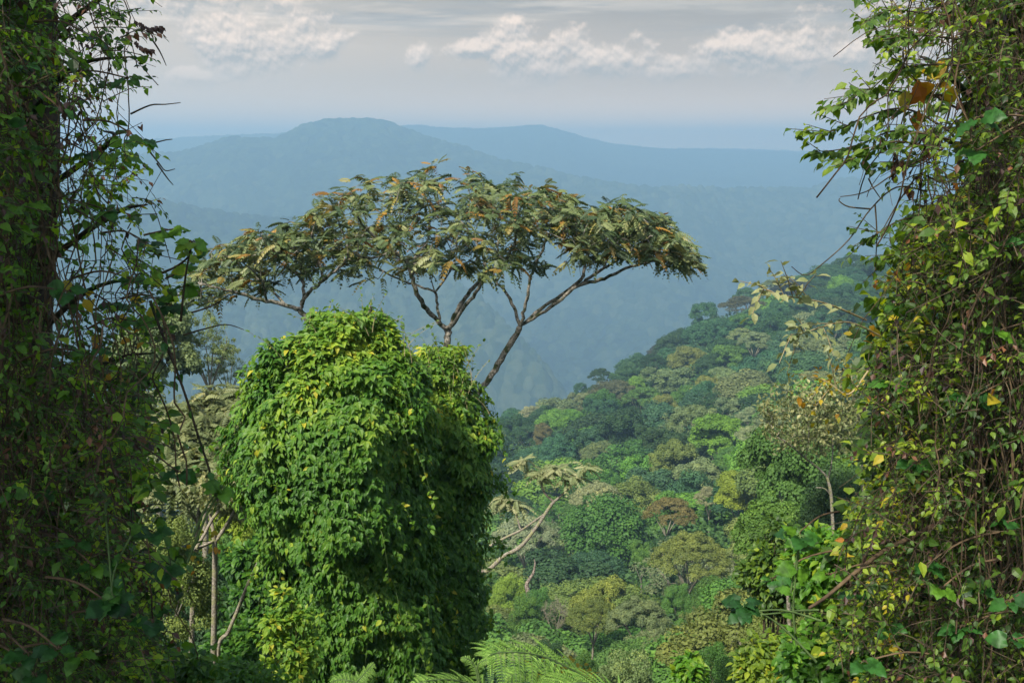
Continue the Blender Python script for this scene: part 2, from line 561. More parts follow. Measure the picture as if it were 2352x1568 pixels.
# ------------------------------------------------------------------ branching
def grow(skel, targets, rng, n_mid=4, bias_up=.25, tip_r=.006, pw=2.3, jit=.05, far=1.0):
    """skel: list of polylines [(x,y,z,r)...]; targets (T,3). Returns chains of (points, radii)"""
    pos, par, rad = [], [], []
    for pl in skel:
        pts = smooth_path([p[:3] for p in pl], 5)
        rr = np.interp(np.linspace(0, len(pl) - 1, len(pts)), range(len(pl)), [p[3] for p in pl])
        prev = -1
        if pos:
            dd = np.linalg.norm(np.array(pos) - pts[0], axis=1)
            j = int(dd.argmin())
            if dd[j] < max(.5, rr[0] * 3): prev = j
        for p, r in zip(pts, rr):
            pos.append(p); par.append(prev); rad.append(r)
            prev = len(pos) - 1
    nsk = len(pos)
    T = np.asarray(targets)
    if len(T):
        A = np.array(pos)
        D = np.array([np.linalg.norm(A - t, axis=1).min() for t in T])
        for ti in np.argsort(D):
            t = T[ti]
            A = np.array(pos)
            v = t - A
            L = np.linalg.norm(v, axis=1)
            cost = L * (1 - bias_up * v[:, 2] / np.maximum(L, 1e-6)) + np.where(np.arange(len(A)) < nsk, np.array(rad + [])[:len(A)] * far, 0)
            j = int(cost.argmin())
            a = A[j]
            pd = a - A[par[j]] if par[j] >= 0 else np.array([0, 0, 1.])
            pd = nrm(pd)
            Lj = L[j]
            c1 = a + pd * Lj * .3 + np.array([0, 0, -.04 * Lj])
            prev = j
            for k in range(1, n_mid + 1):
                u = k / n_mid
                p = (1 - u) ** 2 * a + 2 * u * (1 - u) * c1 + u * u * t
                if k < n_mid: p = p + rng.normal(size=3) * jit * Lj * .5
                pos.append(p); par.append(prev); rad.append(0)
                prev = len(pos) - 1
    n = len(pos)
    acc = np.zeros(n)
    kids = [[] for _ in range(n)]
    for i in range(n):
        if par[i] >= 0: kids[par[i]].append(i)
    R = np.zeros(n)
    for i in range(n - 1, -1, -1):
        a = sum(R[k] ** pw for k in kids[i])
        r = max(a ** (1 / pw) if a > 0 else tip_r, tip_r)
        R[i] = max(rad[i], min(r, .026)) if i < nsk else r
    # cap child radius by parent
    for i in range(n):
        if par[i] >= 0: R[i] = min(R[i], R[par[i]])
    chains, seen = [], set()
    for i in range(n):
        if par[i] < 0 or kids[par[i]][0] != i:
            ch = [par[i]] if par[i] >= 0 else []
            j = i
            while True:
                ch.append(j)
                if not kids[j]: break
                j = kids[j][0]
            if len(ch) > 1:
                rr = R[ch].copy()
                if par[i] >= 0: rr[0] = rr[1]
                chains.append((np.array([pos[c] for c in ch]), rr))
    return chains


def fronds(mb, tips, dirs, rng, tmpls, nmin, nmax, lmin, lmax, spread=.9, up=.25, rnd_shift=0.0, rust=.12):
    Pp, A, Nn, S, R = [], [], [], [], []
    for t, d in zip(tips, dirs):
        n = rng.integers(nmin, nmax + 1)
        a0 = rng.random() * 6.28
        base = rng.random() * .6
        for k in range(n):
            a = a0 + k * 2.4
            h = np.array([math.cos(a), math.sin(a), 0])
            ax = nrm(h * spread + d * .35 + np.array([0, 0, up + rng.normal() * .3]))
            Pp.append(t + rng.normal(size=3) * .05); A.append(ax)
            Nn.append(np.array([0, 0, 1.]) + rng.normal(size=3) * .25)
            S.append(rng.uniform(lmin, lmax))
            r = np.clip(base + rng.normal() * .12 + rnd_shift, 0, .78)
            if rng.random() < rust: r = rng.uniform(.78, 1)
            R.append(r)
    Pp, A, Nn, S, R = map(np.array, (Pp, A, Nn, S, R))
    fr = frames(A, Nn)
    w = rng.integers(0, len(tmpls), len(Pp))
    for k, tm in enumerate(tmpls):
        q = w == k
        mb.scatter(tm, Pp[q], fr[q], S[q], R[q].astype(np.float32))


PIN = [pinnate(8, .3, .15, .28, .5, 1), pinnate(9, .5, .14, .29, .8, 2), pinnate(7, .75, .16, .30, 1.1, 3), pinnate(8, 1.1, .15, .27, 1.0, 4)]


# ------------------------------------------------------------------ the umbrella tree
def umbrella_tree():
    rng = np.random.default_rng(21)
    D = 22.0
    k = D / F
    q = lambda px, py, dd, r: (*P(px, py, D + dd), r * k)
    base = P(985, 1700, D)
    base[2] = gz(base[0], base[1]) - .3
    def B(px, py, dd, r): return (*P(px, py, D + dd), r * k * .74)
    sk = [
        [(*base, 16 * k), B(990, 1400, 0, 15), B(1000, 1150, 0, 14), B(1008, 950, 0, 13), B(1018, 850, 0, 12), B(1028, 790, 0, 11), B(1030, 762, 0, 11)],
        [(*(base + [.1, .1, 0]), 14 * k), B(1010, 1300, .2, 12), B(1045, 1040, .4, 11), B(1095, 912, .5, 10), B(1130, 860, .5, 10), B(1165, 800, .5, 9.5), B(1195, 752, .5, 10)],
        [(*(base - [.1, 0, 0]), 13 * k), B(930, 1250, -.3, 11), B(830, 980, -.6, 10), B(760, 830, -.8, 9), B(722, 765, -.8, 8), B(705, 735, -.8, 8), B(690, 712, -.8, 8)],
        # left crown
        [B(690, 712, -.8, 7), B(660, 701, -.9, 6.5), B(610, 690, -1.1, 6), B(560, 677, -1.3, 5), B(505, 662, -1.5, 4), B(455, 648, -1.6, 3)],
        [B(690, 712, -.8, 6), B(696, 688, -.7, 5.5), B(697, 655, -.5, 5), B(684, 632, -.2, 4), B(645, 605, .3, 3), B(600, 580, .8, 2.5)],
        [B(695, 695, -.8, 6), B(712, 668, -.9, 5.5), B(742, 645, -1.2, 5), B(775, 618, -1.5, 4), B(800, 585, -1.8, 3), B(790, 540, -1.8, 2.5)],
        [B(655, 699, -.9, 4), B(625, 668, -.4, 3.5), B(590, 640, .4, 3), B(555, 610, 1.2, 2)],
        [B(612, 690, -1.1, 4), B(606, 660, -1.6, 3), B(590, 630, -2.2, 2.5), B(560, 605, -2.6, 2)],
        [B(740, 647, -1.2, 4), B(736, 610, -.6, 3), B(720, 570, .2, 2.5), B(700, 530, .8, 2)],
        # middle crown
        [B(1030, 762, 0, 8), B(1005, 735, -.2, 7.5), B(975, 703, -.5, 7), B(955, 668, -.8, 7), B(946, 635, -.9, 6.5), B(935, 605, -1, 6), B(900, 575, -1.2, 5), B(860, 545, -1.5, 4), B(820, 500, -1.8, 3)],
        [B(1012, 742, -.1, 5), B(1005, 705, .2, 4.5), B(999, 672, .4, 4), B(955, 655, .9, 3.5), B(915, 642, 1.4, 3), B(865, 615, 2.0, 2.5)],
        [B(999, 672, .4, 3.5), B(1025, 637, .8, 3), B(1045, 600, 1.3, 2.5), B(1050, 550, 1.8, 2)],
        [B(999, 672, .4, 2.5), B(993, 652, .4, 2), B(988, 634, .4, 1.4)],
        [B(1030, 762, 0, 8), B(1045, 725, .1, 7.5), B(1064, 690, .2, 7), B(1092, 655, .4, 6.5), B(1112, 628, .5, 6), B(1112, 590, .6, 5), B(1085, 545, .8, 4), B(1045, 490, 1.0, 3)],
        [B(1036, 750, -.2, 6), B(1068, 705, -.5, 6), B(1095, 668, -.8, 5.5), B(1120, 632, -1.1, 5), B(1160, 600, -1.6, 4.5), B(1185, 550, -2.2, 3.5), B(1190, 490, -2.5, 3)],
        [B(946, 635, -.9, 5), B(960, 590, -.6, 4), B(985, 540, -.2, 3.5), B(985, 480, .2, 3)],
        [B(900, 575, -1.2, 3.5), B(870, 590, -1.8, 3), B(830, 590, -2.4, 2.5), B(800, 570, -2.8, 2)],
        # right crown
        [B(1195, 752, .5, 6), B(1185, 715, .8, 5.5), B(1160, 670, 1.2, 5), B(1136, 636, 1.5, 4.5), B(1140, 590, 1.8, 4), B(1150, 530, 2.2, 3)],
        [B(1195, 752, .5, 6), B(1205, 710, .3, 5.5), B(1213, 670, .1, 5), B(1218, 635, 0, 4.5), B(1240, 585, -.3, 4), B(1265, 530, -.6, 3), B(1270, 480, -.8, 2.5)],
        [B(1200, 746, .5, 8), B(1245, 718, .3, 7.5), B(1290, 685, .1, 7), B(1335, 652, 0, 7), B(1390, 640, -.2, 5.5), B(1450, 612, -.5, 4.5), B(1510, 600, -.7, 3.5), B(1560, 590, -.9, 3)],
        [B(1206, 742, .6, 7), B(1255, 700, .9, 6.5), B(1305, 665, 1.1, 6.5), B(1336, 640, 1.3, 6), B(1345, 600, 1.6, 5), B(1365, 555, 2.0, 4), B(1370, 510, 2.4, 3)],
        [B(1336, 648, .3, 5), B(1385, 618, -.2, 4.5), B(1430, 590, -.9, 4), B(1470, 560, -1.6, 3), B(1500, 540, -2.0, 2.5)],
        [B(1385, 618, .6, 4), B(1400, 590, 1.1, 3.5), B(1440, 560, 1.6, 3), B(1490, 530, 2.0, 2)],
    ]
    top = np.array([(430, 650), (455, 600), (480, 580), (540, 558), (600, 525), (650, 515), (700, 500), (730, 478), (760, 455), (800, 432), (870, 425), (930, 412), (1000, 400), (1060, 398), (1110, 412), (1150, 412), (1200, 424),
                    (1250, 438), (1290, 446), (1330, 475), (1380, 485), (1440, 485), (1500, 505), (1540, 520), (1580, 552), (1600, 575)], float)
    bot = np.array([(430, 665), (480, 668), (540, 652), (620, 640), (680, 612), (740, 600), (790, 602), (840, 615), (900, 610), (950, 600), (1000, 582), (1050, 590), (1100, 600), (1160, 600), (1220, 612), (1280, 590), (1340, 585), (1400, 585),
                    (1460, 580), (1520, 595), (1560, 620), (1600, 625)], float)
    T = []
    tries = 0
    while len(T) < 900 and tries < 40000:
        tries += 1
        px = rng.uniform(430, 1597)
        u = rng.random() ** 1.15
        half = 3.4 * math.sqrt(max(0.03, 1 - ((px - 1100) / 560) ** 2)) if px > 760 else 2.2 * math.sqrt(max(.05, 1 - ((px - 610) / 200) ** 2))
        dd = rng.uniform(-half, half)
        a, b = np.interp(px, top[:, 0], top[:, 1]), np.interp(px, bot[:, 0], bot[:, 1]) + np.interp(px, [1150, 1500], [28, 2])
        a += 62 * (vnoise(np.array([px / 42., dd * .9, 4.]), 8) - .62)
        py = a + 10 + (b - a - 10) * u
        w = 1 - (dd / (half + .01)) ** 2 * .5
        if rng.random() > w: continue
        # gaps
        if vnoise(np.array([px / 55., py / 40., dd * .8]), 3) < .45 and u > .05: continue
        if u > .55 and rng.random() < .35: continue
        p = P(px, py, D + dd)
        if T and np.min(np.linalg.norm(np.array(T) - p, axis=1)) < .16: continue
        T.append(p)
    T = np.array(T)
    ch = grow(sk, T, rng, n_mid=4, tip_r=.006, bias_up=.3)
    root = empty('umbrella_tree', base, 'tall flat-topped tree with bare forking limbs and rust-tinged leaves, behind the vine mound', 'tree')
    wood, br, lf = Local(base), Local(base), Local(base)
    for pts, rr in ch:
        s = 7 if rr[0] > .06 else (5 if rr[0] > .02 else 3)
        (wood if rr[0] > .085 else br).add  # noqa
        tube(wood if rr[0] > .085 else br, pts + (rng.normal(size=pts.shape) * .012 if rr[0] > .03 else 0), rr * rng.uniform(.92, 1.12, len(rr)), s, .5)
    for i, t in enumerate(T):
        pass
    cen = T.mean(0)
    dirs = nrm((T - cen) * [1, 1, .3])
    fronds(lf, T, dirs, rng, PIN, 3, 7, .22, .44, up=.12, rust=.13)
    wood.build('trunk', M['bark'], root, True)
    br.build('branches', M['bark'], root, True)
    lf.build('crown', M['umb'], root)


umbrella_tree()


# ------------------------------------------------------------------ vine mounds
def mound(label, left, right, yr, d0, depth, n, seed, name='vine_covered_mound', lsz=(.13, .2), sun_tint=.35, extra=None):
    """left/right: outline (py -> px)."""
    rng = np.random.default_rng(seed)
    left, right = np.array(left, float), np.array(right, float)
    def surf(py, th, off=0):
        l = np.interp(py, left[:, 1], left[:, 0]); r = np.interp(py, right[:, 1], right[:, 0])
        c, h = (l + r) / 2, (r - l) / 2
        dep = np.interp(py, yr, [0.15, 1, 1]) if len(yr) == 3 else 1
        dc = d0 + depth
        cen = PV(c, py, dc)
        rx = h * dc / F
        ry = np.minimum(depth, rx * .95)
        p = cen + np.stack([np.sin(th) * rx, -np.cos(th) * ry, th * 0], -1)
        nn = nrm(np.stack([np.sin(th) / np.maximum(rx, .2), -np.cos(th) / np.maximum(ry, .2), th * 0], -1) * .7 + np.stack([th * 0, th * 0, np.clip((yr[1] - py) / 260., 0, 1) * .9], -1))
        lump = fbm(np.stack([p[..., 0] * .9, p[..., 1] * .9, p[..., 2] * .62], -1), 2, seed + 50) - .5
        fine = fbm(p * 2.4, 2, seed + 51) - .5
        disp = lump * .75 + fine * .75
        return p + nn * (disp + off)[..., None], nn, disp
    y0, y1 = yr[0], yr[-1]
    base = P(np.interp(y1, left[:, 1], left[:, 0]) * .5 + np.interp(y1, right[:, 1], right[:, 0]) * .5, y1, d0 + depth)
    base[2] = min(base[2], gz(base[0], base[1]))
    root = empty(name, base, label, 'vine mound', 'leaf-covered vine mounds')
    # inner tangle that the leaves hang from
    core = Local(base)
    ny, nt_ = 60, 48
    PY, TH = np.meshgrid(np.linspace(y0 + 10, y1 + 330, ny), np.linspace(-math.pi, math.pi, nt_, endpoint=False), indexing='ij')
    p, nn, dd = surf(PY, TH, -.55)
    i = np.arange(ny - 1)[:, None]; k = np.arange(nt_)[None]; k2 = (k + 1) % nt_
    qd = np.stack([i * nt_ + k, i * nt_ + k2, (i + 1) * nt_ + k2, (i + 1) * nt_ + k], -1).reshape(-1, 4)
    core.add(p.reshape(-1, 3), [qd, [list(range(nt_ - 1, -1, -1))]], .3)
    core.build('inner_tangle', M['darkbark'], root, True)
    # leaves
    py = y0 + (y1 + 40 - y0) * rng.random(n) ** 1.0
    th = np.clip(rng.normal(0, 1.25, n), -3.1, 3.1)
    p, nn, disp = surf(py, th, 0)
    hole = fbm(p * [1.3, 1.3, 1.0], 3, seed + 60)
    keep = (hole + disp * .5) > .20
    p, nn, disp, py, th = p[keep], nn[keep], disp[keep], py[keep], th[keep]
    m = len(p)
    p = p - nn * (rng.random(m) ** 1.5 * .42)[:, None] + rng.normal(size=(m, 3)) * .03
    lf = Local(base)
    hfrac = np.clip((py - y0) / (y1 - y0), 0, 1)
    sun = np.clip(1 - hfrac * 2.2, 0, 1)  # upper leaves: sunlight painted into their colour; also lifts their tips
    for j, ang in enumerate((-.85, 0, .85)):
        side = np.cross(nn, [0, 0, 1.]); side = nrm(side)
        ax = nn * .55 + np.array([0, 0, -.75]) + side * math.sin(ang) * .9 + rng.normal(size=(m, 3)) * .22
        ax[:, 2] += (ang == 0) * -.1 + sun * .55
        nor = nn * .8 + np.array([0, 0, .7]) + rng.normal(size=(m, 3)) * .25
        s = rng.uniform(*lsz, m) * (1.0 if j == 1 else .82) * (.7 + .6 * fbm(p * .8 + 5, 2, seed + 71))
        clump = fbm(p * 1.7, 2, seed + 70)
        rv = np.clip(.1 + .55 * clump + rng.normal(size=m) * .11 + sun * sun_tint * (.4 + clump) + (rng.random(m) < .02) * .4, 0, 1)
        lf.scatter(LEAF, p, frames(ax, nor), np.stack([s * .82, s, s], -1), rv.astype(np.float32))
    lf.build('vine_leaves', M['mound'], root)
    # runners that trail and stick out from the surface
    rs, rl = Local(base), Local(base)
    for _ in range(130):
        q, nq, _d = surf(np.array([rng.uniform(y0 + 20, y1)]), np.array([rng.choice([-1, 1]) * rng.uniform(.2, 1.75)]), -.05)
        L = rng.uniform(.35, 1.1)
        dr = nrm(nq[0] * .7 + rng.normal(size=3) * .35 + [0, 0, .2])
        u = np.linspace(0, 1, 8)[:, None]
        pts = q[0] + dr * L * .55 * u ** .8 + np.array([0, 0, -1.]) * L * .75 * u ** 2
        tube(rs, pts, np.linspace(.006, .002, 8), 3)
        n_l = int(L * 16)
        uu = rng.random(n_l)[:, None]
        pp = q[0] + dr * L * .55 * uu ** .8 + np.array([0, 0, -1.]) * L * .75 * uu ** 2
        ax = rng.normal(size=(n_l, 3)) * .8 + [0, 0, -.6]
        rl.scatter(LEAF, pp, frames(ax, rng.normal(size=(n_l, 3)) * .4 + [0, -.3, .9]), rng.uniform(.05, .13, n_l), np.clip(rng.normal(size=n_l) * .2 + .55, 0, 1).astype(np.float32))
    tag(rs.build('trailing_runners', M['greenstem'], root), kind='stuff')
    rl.build('runner_leaves', M['mound'], root)
    # free shoots standing off the top and edges
    sh, sl = Local(base), Local(base)
    if extra:
        for (px, pyy, n_s) in extra:
            for _ in range(n_s):
                q, nq, _d = surf(np.array([pyy + rng.uniform(5, 40.)]), np.array([rng.uniform(-.9, .9)]), 0)
                a = P(px + rng.normal() * 14, pyy + rng.uniform(10, 30), d0 + depth * rng.uniform(.3, 1.0))
                L = rng.uniform(.25, .65)
                dr = nrm(np.array([rng.normal() * .35, rng.normal() * .3, 1]))
                pts = [a + dr * L * t + np.array([dr[0] * t * t * .3, 0, -.12 * t * t * L]) for t in np.linspace(-.4, 1, 7)]
                tube(sh, pts, np.linspace(.006, .002, 7), 3)
                for t in np.linspace(0, .98, 9):
                    pp = a + dr * L * t + np.array([dr[0] * t * t * .3, 0, -.12 * t * t * L])
                    axx = nrm(rng.normal(size=3) + [0, 0, .1])
                    sl.scatter(LEAF, pp[None], frames(axx[None], np.array([[0, 0, 1.]]) + rng.normal(size=(1, 3)) * .3), np.array([rng.uniform(.05, .11)]), np.array([rng.random()], np.float32))
        tag(sh.build('shoot_stems', M['palestem'], root), kind='stuff')
        sl.build('shoot_leaves', M['shoot'], root)
    return root, surf


r1, s1 = mound('big rounded mound of green vine leaves, top tinted sunlit yellow, left of the leaning trunk',
      [(770, 716), (745, 735), (695, 770), (640, 815), (590, 870), (550, 945), (522, 1040), (540, 1120), (585, 1185), (622, 1250), (630, 1310), (640, 1400), (650, 1500), (640, 1568), (630, 1900)],
      [(800, 716), (855, 735), (905, 768), (955, 805), (985, 850), (1000, 900), (1010, 1000), (1010, 1900)],
      (722, 900, 1568), 13.6, 1.5, 24000, 41, lsz=(.10, .155), sun_tint=.3, extra=[(740, 730, 3), (840, 722, 5), (880, 745, 3), (930, 775, 4), (700, 775, 3), (790, 722, 2), (650, 805, 2), (610, 820, 2)])
r2, s2 = mound('narrower dark green vine mound wrapped round the bare trunk, right of the big one',
      [(995, 790), (980, 830), (930, 880), (890, 950), (850, 1060), (840, 1900)],
      [(1030, 790), (1062, 830), (1072, 880), (1092, 930), (1110, 990), (1128, 1050), (1126, 1110), (1108, 1200), (1100, 1300), (1116, 1400), (1110, 1500), (1114, 1568), (1120, 1900)],
      (800, 960, 1568), 15.6, 1.5, 17000, 43, lsz=(.11, .165), sun_tint=.28, extra=[(1045, 830, 6), (1075, 870, 4), (1100, 910, 3), (1125, 985, 2), (985, 830, 4), (1010, 810, 4)])
# dry snag standing out of the mound
snag = Local(P(851, 745, 15))
tube(snag, [P(852, 790, 15), P(852, 750, 15), P(850, 722, 15), P(853, 704, 15)], [.03, .03, .024, .02], 6)
o = snag.build('dead_stick', M['darkbark'], r1)
o.location = tuple(P(851, 745, 15) - np.array(r1.location))
dl = Local(r1.location)


# ------------------------------------------------------------------ hillside trees
def clump_leaves(mb, cen, rad, n, size, rng, squash=.75, up=.45, lo=-.35):
    """cen (K,3), rad (K,), n leaves per clump"""
    K = len(cen)
    d = rvec(K * n * 2, rng)
    d = d[d[:, 2] > lo][:K * n]
    if len(d) < K * n: d = np.concatenate([d, d[:K * n - len(d)]])
    idx = np.repeat(np.arange(K), n)
    r = rad[idx] * (1 - rng.random(K * n) ** 2 * .45)
    p = cen[idx] + d * r[:, None] * [1, 1, squash]
    nor = d + [0, 0, up] + rng.normal(size=d.shape) * .4
    ax = np.cross(nor, rng.normal(size=d.shape)) + [0, 0, -.25]
    s = size * rng.uniform(.7, 1.35, K * n)
    cr = rng.random(K) * .5
    rv = np.clip(cr[idx] + rng.random(K * n) * .4 + .25 * (d[:, 2] > .5) * rng.random(K * n), 0, 1)
    mb.scatter(KITE, p, frames(ax, nor), np.stack([s * 1.5, s, s], -1), rv.astype(np.float32))


def proto_tree(kind, seed, fine=1.0, name='forest_tree'):
    """unit: crown 12 m wide, tree about 14 m high measured from z = 0 to the top; trunk runs on below"""
    rng = np.random.default_rng(seed)
    W = 6.0
    cen, rad = [], []
    limbs = []
    H = 14.0
    if kind == 'round':
        K = int(85)
        for _ in range(K):
            d = rvec(1, rng)[0]; d[2] = abs(d[2]) * 1.0 - .25
            d = nrm(d)
            r = rng.uniform(.72, 1.0)
            cen.append([d[0] * W * .82 * r, d[1] * W * .82 * r, 8.0 + d[2] * 5.0 * r]); rad.append(rng.uniform(1.0, 1.9))
        nl, sz = 210, .34
    elif kind == 'lobed':
        lob = [(rng.uniform(-3.4, 3.4), rng.uniform(-3.4, 3.4), rng.uniform(7, 11.2), rng.uniform(1.8, 3.0)) for _ in range(8)]
        for (x, y, z, r) in lob:
            for _ in range(13):
                d = rvec(1, rng)[0]; d[2] = abs(d[2]) - .3
                cen.append([x + d[0] * r * .8, y + d[1] * r * .8, z + d[2] * r]); rad.append(rng.uniform(.7, 1.3))
        nl, sz = 170, .34
    elif kind == 'umbrella':
        for _ in range(120):
            a, r = rng.random() * 6.283, math.sqrt(rng.random())
            cen.append([math.cos(a) * r * W * .93, math.sin(a) * r * W * .93, 13.0 - 3.4 * r * r + rng.normal() * .35]); rad.append(rng.uniform(.6, 1.15))
        nl, sz = 130, .26
    elif kind == 'column':
        for _ in range(85):
            t = rng.random()
            w = 3.4 * math.sin(math.pi * min(1, .12 + .86 * (1 - t) ** .8)) ** .6 + .4
            a = rng.random() * 6.283
            cen.append([math.cos(a) * w * .8, math.sin(a) * w * .8, 2.5 + 10.8 * t]); rad.append(rng.uniform(.8, 1.4))
        nl, sz = 170, .32
    elif kind == 'shrub':
        for _ in range(60):
            d = rvec(1, rng)[0]; d[2] = abs(d[2])
            cen.append([d[0] * W * .8, d[1] * W * .8, .5 + d[2] * 11.5 * rng.uniform(.6, 1)]); rad.append(rng.uniform(1.0, 2.1))
        nl, sz = 230, .36
    elif kind in ('twiggy', 'bare'):
        for _ in range(110):
            d = rvec(1, rng)[0]; d[2] = abs(d[2]) - .1
            r = rng.uniform(.45, 1.0)
            cen.append([d[0] * W * .9 * r, d[1] * W * .9 * r, 7.5 + d[2] * 5.8 * r]); rad.append(rng.uniform(.35, .8))
        nl, sz = (46, .22) if kind == 'twiggy' else (5, .2)
    cen, rad = np.array(cen), np.array(rad)
    org = np.zeros(3)
    lf, wd = MB(), MB()
    z0 = {'umbrella': 5.0, 'twiggy': 3.5, 'bare': 3.5, 'round': 3.0, 'lobed': 3.0, 'column': 3, 'shrub': 0}[kind]
    lean = rng.normal() * .5
    trunk = [(0, 0, -14, .34), (0, 0, 0, .3), (lean * .5, 0, z0 * .6, .26), (lean, 0, z0, .24)]
    sk = [trunk]
    nb = {'umbrella': 6, 'twiggy': 6, 'bare': 7}.get(kind, 4)
    for i in range(nb):
        a = i * 6.283 / nb + rng.random()
        sk.append([(lean, 0, z0 - .4, .16), (lean + math.cos(a) * 1.1, math.sin(a) * 1.1, z0 + 1.8, .13), (lean + math.cos(a) * 2.3, math.sin(a) * 2.3, z0 + 3.8, .09), (math.cos(a) * 3.3, math.sin(a) * 3.3, z0 + 5.6, .06)])
    tg = cen if kind in ('umbrella', 'twiggy', 'bare') else cen[::4]
    for pts, rr in grow(sk, tg - [0, 0, .2], rng, n_mid=3, tip_r=.025 if kind != 'bare' else .035, jit=.2):
        tube(wd, pts, rr, 5 if rr[0] > .1 else 3)
    if kind == 'bare':
        for c in cen:
            for _ in range(5):
                d = rvec(1, rng)[0]; d[2] = abs(d[2]) * .8
                tube(wd, [c, c + d * .5 + rng.normal(size=3) * .1, c + d * 1.1 + rng.normal(size=3) * .2], [.03, .024, .014], 3)
    nl = int(nl * fine ** 2)
    clump_leaves(lf, cen, rad, nl, sz / fine, rng, squash=.55 if kind == 'umbrella' else .8)
    top = float(max(v[:, 2].max() for v in lf.V))
    wid = float(np.percentile(np.abs(np.concatenate(lf.V)[:, 0]), 98)) * 2
    return lf, wd, top, wid


PROTO = {}


def get_proto(kind, var, fine):
    key = (kind, var, fine)
    if key not in PROTO:
        lf, wd, top, wid = proto_tree(kind, 100 + 7 * len(PROTO) + var, fine)
        c = lf.build('crown', M['hill'])
        b = wd.build('trunk', M['palebark'] if kind in ('twiggy', 'bare', 'umbrella') else M['bark'], smooth=True)
        bpy.data.objects.remove(bpy.data.objects[c.name]) if False else None
        PROTO[key] = (c, b, top, wid, [0])
    return PROTO[key]


COLS = {
    'dark green': (.03, .07, .024), 'blue-green': (.042, .105, .05), 'mid green': (.07, .155, .03), 'bright green': (.11, .23, .03), 'olive': (.125, .165, .045),
    'yellow-olive': (.17, .185, .04), 'grey-green': (.14, .18, .08), 'pale grey': (.2, .23, .13), 'dusky brown': (.085, .085, .045), 'rusty': (.16, .13, .05), 'yellow-green': (.19, .26, .03),
    'purplish dark': (.04, .042, .036)}
placed = []


def place_tree(kind, colname, px, ytop, wpx, d, label, cat='tree', group='forest trees on the hillside', hs=None, name=None):
    top = P(px, ytop, d)
    W = wpx * d / F
    fine = 1.35 if d < 130 else 1.0
    var = random.randrange(2)
    c, b, ptop, pw, used = get_proto(kind, var, fine)
    g = float(gz(top[0], top[1]))
    sx = W / pw
    H = top[2] - g
    sz = sx * (1.0 if hs is None else hs)
    sz = min(max(sz, H / ptop * .75), max(H / ptop * 1.15, sx * .7))
    sz = min(sz, sx * 1.3)
    zbase = top[2] - ptop * sz
    nm = name or {'shrub': 'forest_shrub', 'bare': 'bare_tree', 'twiggy': 'sparse_tree', 'umbrella': 'flat_topped_tree', 'column': 'columnar_tree'}.get(kind, 'broadleaf_tree')
    root = empty(nm, (top[0], top[1], zbase), label, cat, group)
    root.rotation_euler = (0, 0, random.random() * 6.283)
    root.scale = (sx, sx, sz)
    if used[0] == 0:
        oc, ob = c, b
        used[0] = 1
    else:
        oc, ob = c.copy(), b.copy()
        COL.objects.link(oc); COL.objects.link(ob)
    oc.parent = root; ob.parent = root
    base = np.array(COLS[colname]) * random.uniform(.85, 1.2) * np.array([random.uniform(.88, 1.14), 1, random.uniform(.88, 1.14)])
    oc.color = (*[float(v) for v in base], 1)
    placed.append((top, W / 2, px, ytop, wpx, label))
    return root


def solve_d(px, y):
    best = None
    ds = np.linspace(42, 480, 700)
    x = (px - CX) / F * ds
    z = canopy(x, ds)
    tgt = PV(np.full_like(ds, px), np.full_like(ds, y), ds)[:, 2]
    s = np.where((z - tgt)[:-1] * (z - tgt)[1:] <= 0)[0]
    if len(s): return float(ds[s[0]])
    return float(ds[np.argmin(np.abs(z - tgt))])


